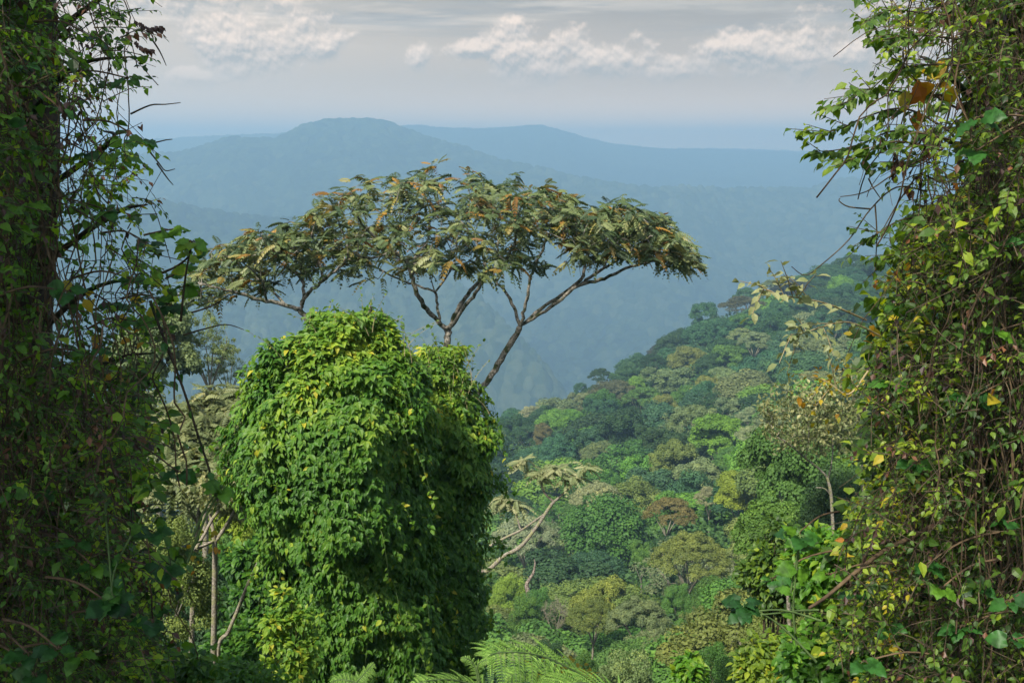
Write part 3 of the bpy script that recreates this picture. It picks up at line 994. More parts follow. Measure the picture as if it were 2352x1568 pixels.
HAND = [
    # kind, colour, px, top, width, label, short name
    ('umbrella', 'purplish dark', 1822, 640, 92, 'dark purplish flat crown on the ridge skyline, above the brownish stepped one', 'upper dark crest tree'),
    ('umbrella', 'dusky brown', 1712, 678, 105, 'dark brownish flat-topped crown making a step in the ridge skyline', 'dark stepped crest tree'),
    ('round', 'blue-green', 1900, 605, 90, 'hazy blue-green crown high on the ridge beside the right-hand vines', 'high ridge tree'),
    ('round', 'dark green', 1960, 583, 90, 'highest dark crown of the ridge, half hidden by the hanging vines', 'topmost ridge tree'),
    ('round', 'blue-green', 2040, 580, 90, 'blue-green crown at the far right end of the ridge skyline', 'far right ridge tree'),
    ('lobed', 'mid green', 1708, 718, 74, 'leafy mid-green crown just under the dark brownish stepped crown', 'green tree under the step'),
    ('round', 'blue-green', 1627, 735, 100, 'broad grey-blue crown on the slope left of the stepped dark crown', 'grey-blue crest tree'),
    ('round', 'dark green', 1562, 752, 54, 'small dark crown bumping the ridge skyline above the round olive one', 'small crest tree'),
    ('lobed', 'purplish dark', 1528, 786, 80, 'very dark crown on the skyline halfway down the ridge', 'very dark crest tree'),
    ('round', 'blue-green', 1462, 810, 84, 'hazy blue-green crown along the lower ridge skyline', 'hazy lower crest tree'),
    ('round', 'olive', 1583, 793, 90, 'round olive crown below the small dark skyline crown', 'round olive tree'),
    ('round', 'bright green', 1469, 858, 60, 'small fresh green crown just under the lower ridge skyline', 'fresh green crest tree'),
    ('lobed', 'mid green', 1684, 790, 84, 'lumpy mid-green crown in the middle of the upper slope', 'lumpy mid-slope tree'),
    ('lobed', 'yellow-olive', 1622, 863, 68, 'golden-olive knobbly crown in the middle of the wooded slope', 'golden-olive tree'),
    ('lobed', 'blue-green', 1762, 808, 155, 'large blue-green many-lobed crown with a dark shaded trunk side', 'large blue-green tree'),
    ('lobed', 'grey-green', 1876, 768, 108, 'tall pale grey-green crown right of the large blue-green one', 'tall pale tree'),
    ('umbrella', 'dark green', 1830, 868, 88, 'dark olive tiered crown below the tall pale grey-green one', 'dark tiered tree'),
    ('round', 'yellow-olive', 1524, 903, 66, 'dull yellow round crown right of the brownish canopy', 'dull yellow tree'),
    ('umbrella', 'grey-green', 1606, 930, 135, 'wide grey-olive crown spreading across the middle slope', 'wide grey-olive tree'),
    ('lobed', 'olive', 1466, 952, 86, 'light olive crown left of the wide grey-olive one', 'light olive tree'),
    ('lobed', 'blue-green', 1383, 914, 84, 'teal-green crown on the lower spur near its skyline', 'teal spur tree'),
    ('umbrella', 'dusky brown', 1414, 874, 116, 'wide brownish crown on the lower ridge skyline', 'wide brownish tree'),
    ('column', 'blue-green', 1333, 878, 30, 'narrow dark blue tree poking up from the lower ridge skyline', 'narrow blue tree'),
    ('umbrella', 'pale grey', 1226, 930, 72, 'pale grey flat crown at the foot of the ridge skyline', 'pale grey foot tree'),
    ('round', 'bright green', 1274, 938, 80, 'rounded green crown right of the pale grey one at the ridge foot', 'rounded foot tree'),
    ('column', 'rusty', 1247, 972, 42, 'rust-brown creeper-clad tree below the ridge foot', 'rust-brown tree'),
    ('round', 'blue-green', 1150, 958, 60, 'bluish crown showing just right of the vine mound edge', 'bluish edge tree'),
    ('lobed', 'bright green', 1348, 980, 84, 'fresh green lobed crown on the lower slope', 'fresh lobed tree'),
    ('umbrella', 'pale grey', 1722, 934, 60, 'small pale grey crown right of the wide grey-olive one', 'small pale tree'),
    ('lobed', 'bright green', 1722, 1012, 105, 'light green billowing crown below the pale grey ones', 'billowing light green tree'),
    ('lobed', 'olive', 1544, 1010, 100, 'tall olive-yellow crown with a drooping side, right of the bright columnar tree', 'tall olive-yellow tree'),
    ('column', 'bright green', 1472, 1046, 84, 'bright green column-shaped leafy tree in the centre of the valley', 'bright column tree'),
    ('umbrella', 'grey-green', 1376, 1012, 86, 'grey-green flat-layered crown above the feathery pale shoots', 'flat-layered tree'),
    ('umbrella', 'pale grey', 1731, 975, 78, 'pale silvery crown between the small pale one and the billowing light green one', 'silvery tree'),
    ('umbrella', 'pale grey', 1372, 1108, 118, 'pale grey flat crown right behind the big round green tree', 'pale tree behind the round one'),
    ('round', 'mid green', 1395, 1134, 200, 'big rounded mid-green tree in the middle of the valley floor', 'big round tree'),
    ('umbrella', 'pale grey', 1208, 1184, 150, 'pale grey umbrella crown left of the big round green tree', 'pale umbrella tree'),
    ('umbrella', 'rusty', 1540, 1142, 118, 'brownish thin umbrella crown on several pale bare stems', 'thin brown umbrella tree'),
    ('umbrella', 'pale grey', 1632, 1116, 68, 'small greyish crown right of the thin brown umbrella one', 'small greyish tree'),
    ('umbrella', 'olive', 1592, 1216, 180, 'wide domed olive umbrella tree with dark forked stems below the thin brown one', 'wide domed olive tree'),
    ('lobed', 'mid green', 1476, 1244, 70, 'narrow green tree squeezed against the left of the wide domed olive one', 'squeezed green tree'),
    ('shrub', 'yellow-green', 1168, 1316, 100, 'yellow-green bushy crown beside the vine mound under the leaning pale branch', 'yellow-green bushy tree'),
    ('lobed', 'yellow-olive', 1370, 1328, 120, 'yellowish olive crown in front of the big round green tree', 'yellowish front tree'),
    ('umbrella', 'grey-green', 1470, 1366, 150, 'grey-olive spreading tree with tangled dark bare boughs near the bottom', 'tangled grey-olive tree'),
    ('umbrella', 'olive', 1362, 1370, 120, 'pale olive tree left of the one with tangled boughs', 'pale olive front tree'),
    ('shrub', 'mid green', 1236, 1350, 92, 'mid-green leafy tree hiding the foot of the broken dead trunk', 'green tree by the dead trunk'),
    ('bare', 'grey-green', 1276, 1372, 80, 'nearly leafless pale twiggy tree near the bottom centre', 'leafless twiggy tree'),
    ('shrub', 'mid green', 1208, 1366, 96, 'dark green thick-leaved tree touching the lower vine mound', 'thick-leaved tree'),
    ('twiggy', 'olive', 1614, 1392, 110, 'thin-stemmed open tree with reddish upright twigs, right of the tangled boughs', 'thin-stemmed tree'),
    ('shrub', 'grey-green', 1436, 1490, 185, 'low grey-olive bushy crown at the bottom edge right of the fern', 'low bottom tree'),
    ('lobed', 'olive', 1734, 1205, 165, 'dense dark olive tree against the right-hand creepers', 'dense dark olive tree'),
    ('lobed', 'yellow-green', 1712, 1090, 130, 'yellow-green tree top left of the pale bare trunks', 'yellow-green slope tree'),
    ('twiggy', 'pale grey', 1716, 1260, 86, 'pinkish grey thin tree below the dense dark olive one', 'pinkish thin tree'),
    ('round', 'mid green', 1640, 1322, 100, 'mid-green crown right of the dark forked stems', 'mid-green right tree'),
    ('shrub', 'mid green', 1560, 1340, 80, 'dark green crown tucked under the wide domed olive one', 'tucked green tree'),
    ('twiggy', 'grey-green', 1530, 1440, 110, 'grey open tree at the bottom between the bushy and thin-stemmed ones', 'grey open tree'),
    ('shrub', 'olive', 1690, 1420, 110, 'olive bushy tree at the lower right beside the creepers', 'olive lower-right tree'),
    ('shrub', 'mid green', 1640, 1480, 120, 'mid-green scrubby crown at the bottom edge right of the yellow-green shrub', 'scrubby bottom tree'),
    ('shrub', 'dark green', 1260, 1470, 110, 'dark green undergrowth tree behind the fern fronds', 'dark tree behind the fern'),
    ('shrub', 'mid green', 1340, 1500, 90, 'green crown just above the arching fern frond', 'crown above the fern'),
    ('twiggy', 'olive', 1770, 1350, 110, 'sparse olive tree leaning toward the right-hand creepers', 'sparse olive tree'),
]
PD = []
for (kd, cn, px, yt, w, lab, short) in HAND:
    place_tree(kd, cn, px, yt, w, solve_d(px, yt + (.3 * w if w > 90 and yt > 900 else .08 * w)), lab)
    PD.append(placed[-1][0][1])
NHAND = len(placed)
shorts = [h[6] for h in HAND]


def rel_label(colname, kindword, px, y):
    bestj, bd = 0, 1e9
    for j in range(NHAND):
        dx, dy = px - placed[j][2], y - placed[j][3]
        dd = math.hypot(dx, dy)
        if dd < bd: bd, bestj = dd, j
    dx, dy = px - placed[bestj][2], y - placed[bestj][3]
    v = 'above' if dy < -12 else ('below' if dy > 12 else '')
    h = 'left of' if dx < -12 else ('right of' if dx > 12 else '')
    if v and h: rel = v + ' and ' + h
    else: rel = (('just ' + v) if v else ('to the ' + h if h else 'touching'))
    return f'{colname} {kindword} {rel} the {shorts[bestj]}'


used_labels = {}
rngf = np.random.default_rng(5)
cands = []
for _ in range(9000):
    d = math.sqrt(rngf.uniform(48 ** 2, 440 ** 2))
    px = rngf.uniform(1090, 2120)
    cands.append((px, d))
nauto = 0
for (px, d) in cands:
    if nauto >= 215: break
    x = (px - CX) / F * d
    crest = np.interp(px, [1090, 1130, 1430, 1680, 1900, 2100, 2300], [285, 300, 340, 380, 420, 430, 430])
    if d > crest + 4: continue
    if px > 1820 and d < 120: continue
    W = rngf.uniform(8.5, 18)
    zt = float(canopy(x, d)) + rngf.normal() * 1.7 - 1.0 + (3.5 if rngf.random() < .13 else 0)
    p = np.array([x, d, zt])
    ok = True
    for j, q in enumerate(placed):
        if math.hypot(q[0][0] - x, q[0][1] - d) < (q[1] + W / 2) * (.72 if j < NHAND else .78):
            ok = False; break
    if not ok: continue
    ppx, ppy = proj(p)
    wp = W * F / d
    if any(placed[j][4] > 100 and placed[j][3] > 1050 and d < PD[j] and abs(ppx - placed[j][2]) < .42 * (wp + placed[j][4]) and placed[j][3] - 10 < ppy < placed[j][3] + .62 * placed[j][4] for j in range(NHAND)): continue
    r = rngf.random()
    kd = 'round' if r < .3 else 'lobed' if r < .62 else 'umbrella' if r < .82 else 'shrub' if r < .87 else 'column' if r < .94 else 'twiggy'
    cn = rngf.choice(['dark green', 'blue-green', 'mid green', 'olive', 'grey-green', 'dark green', 'mid green', 'mid green', 'grey-green', 'mid green', 'bright green'])
    if d < 130 and cn in ('bright green', 'yellow-olive'): cn = 'olive'
    if d > 210 and rngf.random() < .75: cn = rngf.choice(['dark green', 'blue-green', 'blue-green', 'grey-green', 'dark green'])  # distance haze put into the tree colours: darker and bluer far off
    kw = {'round': 'rounded crown', 'lobed': 'lumpy crown', 'umbrella': 'flat-topped crown', 'shrub': 'bushy crown', 'twiggy': 'thin open crown', 'column': 'tall narrow crown'}[kd]
    wpx = W * F / d
    size = 'small ' if W < 8.5 else ('broad ' if W > 11.5 else '')
    lab = rel_label(str(cn), size + kw, ppx, ppy)
    if lab in used_labels:
        lab = ('farther ' if d > used_labels[lab] else 'nearer ') + lab
    if lab in used_labels: continue
    used_labels[lab] = d
    place_tree(kd, str(cn), ppx, ppy, wpx, d, lab)
    nauto += 1
print('auto trees', nauto)


# low growth that fills the ground between the trees
def undergrowth():
    rng = np.random.default_rng(77)
    mb = MB()
    n = 46000
    d = np.sqrt(rng.uniform(20 ** 2, 190 ** 2, n))
    px = np.where(rng.random(n) < .82, rng.uniform(1080, 2150, n), rng.uniform(300, 700, n))
    x = (px - CX) / F * d
    lump = fbm(np.stack([x * .35, d * .35, x * 0], -1), 3, 9)
    z = gz(x, d) + np.clip(lump - .3, 0, 1) * np.clip(d * .06, 1.2, 6) * rng.random(n) ** .4 + .1
    p = np.stack([x, d, z], -1)
    nor = rng.normal(size=(n, 3)) * .5 + [0, -.3, 1]
    ax = np.cross(nor, rng.normal(size=(n, 3)))
    s = rng.uniform(.35, .6, n) * np.clip(d / 60, .4, 2.2)
    mb.scatter(KITE, p, frames(ax, nor), np.stack([s * 1.6, s, s], -1), np.clip(lump * 1.1 + rng.normal(size=n) * .15, 0, 1).astype(np.float32))
    n = 70000
    d = np.sqrt(rng.uniform(120 ** 2, 440 ** 2, n))
    px = rng.uniform(1080, 2250, n)
    x = (px - CX) / F * d
    h, rv = crowns(x, d, 6.5, 4)
    z = gz(x, d) + h * 6.5 * rng.uniform(.75, 1.05, n) + .3
    p = np.stack([x, d, z], -1)
    nor = rng.normal(size=(n, 3)) * .6 + [0, -.3, 1]
    ax = np.cross(nor, rng.normal(size=(n, 3)))
    s = rng.uniform(.5, .9, n)
    mb.scatter(KITE, p, frames(ax, nor), np.stack([s * 1.6, s, s], -1), np.clip(rv * .9 + rng.normal(size=n) * .12, 0, 1).astype(np.float32))
    o = mb.build('undergrowth', M['hill'])
    o.color = (.05, .11, .03, 1)
    tag(o, 'leafy green undergrowth covering the slope between the trees', 'undergrowth', kind='stuff')


undergrowth()


# ------------------------------------------------------------------ close creeper walls
def leaves_on(mb, pts, rng, size, n, tmpl=LEAF, droop=.3, rlo=0., rhi=1., stalk=.5):
    """alternate leaves along a stem"""
    m = len(pts)
    t = np.linspace(.12, 1, n) * (m - 1)
    i = np.clip(t.astype(int), 0, m - 2)
    f = (t - i)[:, None]
    p = pts[i] * (1 - f) + pts[i + 1] * f
    T = nrm(pts[i + 1] - pts[i])
    side = nrm(np.cross(T, [0.05, .1, 1.]))
    sg = np.where(np.arange(n) % 2, 1., -1.)[:, None]
    ax = T * .55 + side * sg * .8 + np.array([0, 0, -droop]) + rng.normal(size=(n, 3)) * .28
    nor = np.array([0, -.35, .9]) + rng.normal(size=(n, 3)) * .45
    s = rng.uniform(size[0], size[1], n)
    base = rng.uniform(rlo, rhi)
    mb.scatter(tmpl, p + nrm(ax) * (s * stalk * .3)[:, None], frames(ax, nor), s, np.clip(base + rng.normal(size=n) * .12, 0, 1).astype(np.float32))


def rosette(mb, st, c, rng, n, size, fromdir, rlo=0, rhi=1):
    c = np.asarray(c, float)
    a0 = rng.random() * 6.28
    r0 = rng.uniform(rlo, rhi)
    for k in range(n):
        a = a0 + k * 2.4
        ax = nrm(np.array([math.cos(a), math.sin(a) * .7 - .25, .35 - .9 * rng.random()]))
        s = rng.uniform(*size) * (.88 - .35 * (k / n))
        b = c + ax * s * .25
        tube(st, [c, (c + b) / 2 + [0, 0, .01], b], [.003, .0025, .002], 4)
        nor = np.array([0, -.45, 1.]) + rng.normal(size=3) * .3
        mb.scatter(BIGLEAF, b[None], frames(ax[None], nor[None]), np.array([s]), np.array([np.clip(r0 + rng.normal() * .15, 0, 1)], np.float32))
    L = rng.uniform(.3, .55)
    e = c + nrm(np.asarray(fromdir, float)) * L
    tube(st, smooth_path([c, (c + e) / 2 + [0, 0, .04], e], 4), np.linspace(.004, .007, 9), 5)


def creeper_wall(name, label, edge, sgn, mleaf, bigs, yellows, seed, trunk_px, open_px, ntwig, lower_y=850):
    """sgn=+1: mass lies left of the edge and reaches to the right; -1 mirrored"""
    rng = np.random.default_rng(seed)
    edge = np.array(edge, float)
    far_px = -260 if sgn > 0 else 2620
    base = P(trunk_px, 1500, 7.6)
    base[2] = gz(base[0], base[1]) - .2
    root = empty(name, base, label, 'vine-draped tree')
    tk, st, tw, lf, bl, yl, dr = (Local(base) for _ in range(7))
    # trunk and limbs of the tree that carries the creepers
    tp = smooth_path([base, P(trunk_px + 10 * sgn, 1300, 7.6), P(trunk_px - 10 * sgn, 800, 7.7), P(trunk_px + 15 * sgn, 300, 7.8), P(trunk_px, -300, 8), P(trunk_px, -700, 8.2)], 6)
    tube(tk, tp, np.linspace(.34, .2, len(tp)), 10)
    for k in range(7):
        py = -150 + k * 170
        a = P(trunk_px, py + 120, 7.7)
        c = P(trunk_px + sgn * rng.uniform(120, 210), py - 30, rng.uniform(6.2, 7.8))
        e = P(np.interp(py - 80, edge[:, 1], edge[:, 0]) - sgn * rng.uniform(20, 120), py - 60, rng.uniform(5.4, 7.2))
        q = smooth_path([a, c, e], 6)
        tube(tk, q, np.linspace(.03, .004, len(q)), 6)

    def dens(px, py):
        e = np.interp(py, edge[:, 1], edge[:, 0])
        s = (e - px) * sgn
        d = np.clip(s / 110., 0, 1) ** .8
        lace = np.where((py < lower_y) & ((px - open_px) * sgn > 0), .30, 1.0)
        gap = vnoise(np.stack([px / 60., py / 60., px * 0 + seed], -1), seed)
        return d * lace * np.where(gap < .40, .16, 1) * (s > 0)

    def sample(n, y0=-230, y1=1680, dlo=4.6, dhi=7.2):
        out = []
        while len(out) < n:
            py = rng.uniform(y0, y1); e = np.interp(py, edge[:, 1], edge[:, 0])
            px = rng.uniform(min(far_px, e), max(far_px, e))
            if rng.random() < dens(np.array(px), np.array(py)): out.append((px, py, rng.uniform(dlo, dhi)))
        return out
    # leafy twigs
    for (px, py, d) in sample(ntwig):
        a = P(px, py, d)
        L = rng.uniform(.14, .42)
        low = py > lower_y
        dr_ = nrm(np.array([sgn * rng.normal(.55, .6), rng.normal(-.15, .5), rng.normal(-.1, .5)]))
        pts = smooth_path([a - dr_ * L * .5, a + rng.normal(size=3) * .02, a + dr_ * L * .5 + [0, 0, -.05]], 3)
        tube(tw, pts, np.linspace(.0035, .0015, len(pts)), 3)
        u = rng.random()
        hi = .95 if abs(px - np.interp(py, edge[:, 1], edge[:, 0])) < 170 else .7  # leaves near the edge coloured brighter, standing in for backlight
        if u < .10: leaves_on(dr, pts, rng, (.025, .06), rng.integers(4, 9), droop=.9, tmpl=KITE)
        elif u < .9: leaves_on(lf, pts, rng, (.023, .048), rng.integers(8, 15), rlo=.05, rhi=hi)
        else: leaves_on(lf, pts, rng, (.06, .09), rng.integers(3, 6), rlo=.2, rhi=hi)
    # second, deeper layer that closes the mass
    for (px, py, d) in sample(int(ntwig * 1.0), dlo=6.8, dhi=8.6):
        if (px - open_px) * sgn > 0 and py < lower_y and rng.random() < .86: continue
        a = P(px, py, d)
        dr_ = rvec(1, rng)[0]
        pts = np.array([a - dr_ * .2, a, a + dr_ * .2])
        leaves_on(lf, pts, rng, (.09, .15), 8, rlo=0, rhi=.8)
    # hanging and crossing vines
    for k in range(int(ntwig * .22)):
        py = rng.uniform(-250, 1200)
        e = np.interp(py, edge[:, 1], edge[:, 0])
        px = e - sgn * (60 + rng.random() ** .8 * abs(e - far_px))
        if py < 500 and rng.random() < .45: continue
        if (px - open_px) * sgn > 0 and rng.random() < .35: px = open_px - sgn * rng.uniform(0, 200)
        d = rng.uniform(4.7, 7.4)
        L = rng.uniform(.5, 2.4)
        a = P(px, py, d)
        sw = np.array([rng.normal() * .16 - sgn * .12, rng.normal() * .12, -1])
        if (px - open_px) * sgn > -20: L = min(L, 1.1)
        n = 9
        wob = np.cumsum(rng.normal(size=(n, 3)) * .04, axis=0)
        pts = a + sw * (np.linspace(0, 1, n) * L)[:, None] + wob
        mbx = st
        tube(mbx, smooth_path(pts, 2), rng.uniform(.0018, .0055), 3)
    for k in range(int(ntwig * .38)):
        (px, py, d), = sample(1)
        a = P(px, py, d)
        dr_ = nrm(np.array([sgn * rng.normal(.4, .7), rng.normal() * .4, rng.normal() * .8]))
        L = rng.uniform(.15, .6)
        bend = rvec(1, rng)[0] * L * .35
        pts = smooth_path([a - dr_ * L * .5, a + bend * .6, a + dr_ * L * .5 + [0, 0, -.1 * L]], 4)
        tube(tw, pts, rng.uniform(.0012, .003), 3)
    for (px, py, d, n, s0, s1) in bigs:
        rosette(bl, st, P(px, py, d), rng, n, (s0, s1), (-sgn, .3, rng.uniform(-.2, .5)), .1, .9)
    for (px, py, d, n, s0, s1) in yellows:
        c = P(px, py, d)
        for _ in range(n):
            p = c + rng.normal(size=3) * .05
            yl.scatter(LEAF, p[None], frames(rng.normal(size=(1, 3)) + [[0, 0, -.5]], np.array([[0, -.6, .7]]) + rng.normal(size=(1, 3)) * .4), np.array([rng.uniform(s0, s1)]), np.array([rng.random()], np.float32))
    return root, base, rng, dict(trunk=tk, st=st, tw=tw, lf=lf, bl=bl, yl=yl, dr=dr)


def finish_wall(root, parts, mleaf):
    parts['trunk'].build('trunk', M['darkbark'], root, True)
    tag(parts['st'].build('hanging_vines', M['stem'], root), kind='stuff')
    tag(parts['tw'].build('twigs', M['twig'], root), kind='stuff')
    parts['lf'].build('foliage', mleaf, root)
    if parts['bl'].n: parts['bl'].build('broad_leaves', M['broad'], root, True)
    if parts['yl'].n: parts['yl'].build('yellow_leaves', M['yellow'], root)
    if parts['dr'].n: parts['dr'].build('dry_leaves', M['dry'], root)


LE = [(330, -230), (345, 0), (368, 60), (358, 110), (325, 150), (300, 200), (325, 260), (345, 330), (362, 400), (385, 470), (395, 540), (410, 600), (455, 660), (440, 720), (370, 800), (345, 900), (360, 1000), (370, 1100), (390, 1200),
      (400, 1300), (395, 1400), (400, 1568), (410, 1700)]
LB = [(155, 670, 4.7, 4, .10, .15), (50, 475, 4.8, 4, .1, .14), (20, 270, 4.8, 4, .1, .15), (65, 345, 4.9, 3, .07, .1), (310, 740, 5.4, 4, .09, .13), (390, 700, 5.6, 6, .1, .15), (295, 180, 5.6, 4, .08, .12), (215, 90, 5.2, 5, .08, .12),
      (200, 350, 5.5, 5, .09, .13), (320, 320, 5.4, 4, .1, .14), (300, 640, 5.4, 4, .09, .13), (260, 700, 6, 4, .1, .14), (200, 810, 4.8, 4, .09, .14), (350, 1220, 4.9, 4, .1, .14), (372, 1314, 4.9, 5, .09, .13),
      (350, 1424, 4.8, 4, .1, .14), (250, 1384, 4.6, 5, .1, .15), (180, 1240, 4.8, 3, .09, .12), (215, 1300, 4.8, 3, .08, .11), (135, 1490, 4.4, 3, .09, .12), (180, 1500, 4.5, 3, .09, .12), (65, 1500, 4.4, 4, .09, .13),
      (82, 1550, 4.4, 4, .09, .12), (410, 1084, 5.2, 4, .09, .13), (280, 1290, 5.0, 3, .08, .11), (30, 1130, 4.8, 4, .08, .11), (100, 1130, 4.9, 3, .07, .1), (340, 560, 5.6, 4, .08, .12), (240, 480, 5.5, 4, .08, .11), (60, 150, 5.2, 4, .08, .12), (140, 250, 5.2, 4, .08, .12)]
LY = [(195, 672, 5.2, 4, .06, .1), (25, 385, 4.9, 6, .02, .035), (270, 720, 6, 4, .07, .1), (480, 1240, 6, 8, .03, .06), (445, 1270, 6, 8, .03, .06), (330, 780, 6, 4, .07, .1), (220, 780, 6.4, 5, .07, .1), (240, 860, 6.4, 5, .07, .1)]
root, base, rng, pt = creeper_wall('creeper_draped_tree', 'dark tree smothered in creepers and hanging brown vines filling the left side of the view', LE, 1, M['wall_l'], LB, LY, 301, 40, 40, 3400)
# bare twigs that stand out against the sky
for q in ([(300, 262), (345, 242), (380, 240), (415, 236)], [(318, 322), (350, 328), (380, 322), (396, 320)], [(350, 92), (365, 115), (375, 135), (382, 152)], [(345, 350), (365, 375), (380, 392), (402, 388)],
          [(360, 375), (385, 410), (398, 425)], [(440, 718), (480, 705), (505, 692), (525, 678), (548, 672)], [(420, 770), (470, 755), (520, 745), (560, 757)], [(370, 525), (390, 528), (405, 530)]):
    w = smooth_path([P(a, b, 5.6) for a, b in q], 4)
    tube(pt['tw'], w, np.linspace(.0055, .002, len(w)), 4)
leaves_on(pt['dr'], smooth_path([P(300, 40, 5.6), P(340, 60, 5.6), P(368, 58, 5.6)], 4), rng, (.03, .05), 22, tmpl=KITE, droop=.9)
leaves_on(pt['dr'], smooth_path([P(300, 90, 5.6), P(335, 110, 5.6), P(352, 112, 5.6)], 4), rng, (.03, .05), 24, tmpl=KITE, droop=.9)
for q in ([(380, 640), (410, 625), (440, 605), (446, 580)], [(365, 690), (400, 665), (435, 655)], [(330, 540), (375, 530), (402, 525)]):
    w = smooth_path([P(a, b, 5.4) for a, b in q], 4)
    tube(pt['tw'], w, np.linspace(.006, .003, len(w)), 4)
    leaves_on(pt['bl'], w, rng, (.07, .1), 7, tmpl=BIGLEAF, rlo=.6)
finish_wall(root, pt, M['wall_l'])

RE = [(1990, -230), (1965, 0), (1990, 60), (2015, 130), (2000, 190), (1985, 240), (2010, 300), (2010, 350), (2085, 400), (2075, 480), (2070, 540), (2075, 600), (2040, 660), (2005, 720), (2010, 800), (1985, 880), (1975, 1000), (1975, 1100),
      (1940, 1200), (1915, 1300), (1895, 1400), (1865, 1500), (1840, 1600), (1830, 1700)]
RB = [(2249, 270, 4.6, 3, .13, .17), (2244, 345, 4.7, 4, .12, .16), (1833, 1224, 6.2, 7, .1, .15), (1773, 1329, 6.0, 5, .09, .14), (1983, 1519, 4.6, 4, .1, .13), (2123, 1299, 4.7, 4, .1, .13), (2163, 1349, 4.7, 4, .08, .12),
      (2233, 1339, 4.8, 4, .1, .13), (2233, 914, 4.8, 4, .1, .14), (2048, 879, 5.2, 4, .09, .13), (1903, 1319, 5.2, 4, .09, .13), (1968, 1359, 5.2, 4, .09, .13), (2208, 1439, 4.7, 4, .1, .13), (2325, 1469, 4.4, 4, .1, .14),
      (2103, 1064, 5, 4, .1, .13), (2318, 1379, 4.6, 3, .09, .12), (2290, 760, 4.8, 4, .08, .12), (2200, 640, 5.2, 4, .08, .11), (2150, 560, 5.4, 4, .08, .11), (2300, 560, 4.8, 4, .08, .11), (2060, 700, 5.6, 4, .08, .11), (2310, 1200, 4.6, 4, .08, .11), (2040, 1440, 5, 4, .08, .12)]
RY = [(2109, 185, 5.2, 5, .1, .15), (2084, 240, 5.2, 4, .08, .12), (2140, 150, 5.2, 4, .08, .12), (1900, 862, 5.6, 9, .025, .045), (1930, 880, 5.6, 7, .025, .045), (1915, 850, 5.6, 6, .03, .05), (1825, 955, 5.6, 4, .04, .06), (2020, 625, 5.4, 9, .03, .05),
      (2060, 640, 5.4, 6, .03, .05), (2100, 620, 6.2, 8, .06, .09), (2150, 700, 6.4, 8, .06, .09), (2190, 450, 6.4, 5, .06, .09), (2000, 760, 6.2, 8, .05, .08), (2290, 890, 4.7, 2, .09, .12), (1900, 960, 6, 5, .03, .05), (2050, 1480, 5, 6, .04, .07), (1960, 1250, 6, 7, .05, .07)]
root, base, rng, pt = creeper_wall('creeper_draped_tree', 'yellow-green creepers and tangled stems hanging over a tree on the right side', RE, -1, M['wall_r'], RB, RY, 401, 2330, 2230, 4200, 480)
br = [([(2220, 40), (2120, 30), (2040, 25), (1975, 60)], .05), ([(2200, 150), (2120, 150), (2050, 165), (1985, 215), (1950, 190)], .055), ([(2180, 220), (2090, 215), (2000, 205), (1935, 240), (1895, 245)], .055),
      ([(2180, 300), (2080, 250), (1990, 268), (1920, 300), (1862, 300)], .055), ([(2180, 320), (2060, 300), (1980, 330), (1920, 345), (1868, 348)], .06), ([(2160, 345), (2060, 325), (1990, 350), (1950, 370)], .06),
      ([(2200, 90), (2100, 80), (2040, 90), (2000, 95)], .05), ([(2130, 360), (2080, 372), (2020, 372)], .05), ([(2200, 250), (2120, 200), (2040, 110), (2010, 60)], .045),
      ([(2140, 500), (2070, 505), (2010, 540), (1990, 548)], .045), ([(2140, 560), (2060, 590), (2010, 600)], .05)]
for q, s in br:
    w = smooth_path([P(a, b, 5.0 + .4 * rng.random()) for a, b in q], 5)
    tube(pt['tw'], w, np.linspace(.006, .002, len(w)), 4)
    leaves_on(pt['lf'], w, rng, (s * .8, s * 1.35), int(len(w) * 2.0), rlo=.3, rhi=.6, droop=.5)
    for _ in range(5):
        i = rng.integers(4, len(w) - 1)
        e = w[i] + nrm(np.array([-.6 + rng.normal() * .5, rng.normal() * .4, rng.normal() * .5])) * rng.uniform(.1, .2)
        tube(pt['tw'], [w[i], e], [.003, .0015], 3)
        leaves_on(pt['lf'], np.array([w[i], (w[i] + e) / 2, e]), rng, (s * .7, s * 1.2), 6, rlo=.3, rhi=.6, droop=.5)
for q in ([(2120, 365), (2060, 395), (1990, 440), (1930, 452)], [(2115, 365), (2113, 470), (2098, 560), (2090, 640)], [(2105, 405), (2060, 470), (2010, 560)], [(2010, 470), (2014, 540), (2010, 620)],
          [(2000, 480), (1950, 475), (1928, 462), (1930, 455)], [(1995, 410), (2005, 430), (2022, 455)], [(2130, 440), (2060, 430), (2000, 480), (1950, 550), (1890, 605), (1850, 632), (1818, 612)],
          [(2180, 330), (2110, 380), (2060, 380)], [(2160, 420), (2110, 400), (2060, 425)]):
    w = smooth_path([P(a, b, 5.2) for a, b in q], 5)
    tube(pt['tw'], w, np.linspace(.0045, .0022, len(w)), 4)
for (a, b) in ((2058, 345), (2052, 375), (2075, 360), (2115, 395), (2120, 300), (2160, 300), (2130, 320), (2090, 420)):
    leaves_on(pt['dr'], np.array([P(a, b, 5.2), P(a - 2, b + 10, 5.2), P(a + 2, b + 26, 5.2)]), rng, (.03, .06), 7, tmpl=KITE, droop=1.4)
finish_wall(root, pt, M['wall_r'])


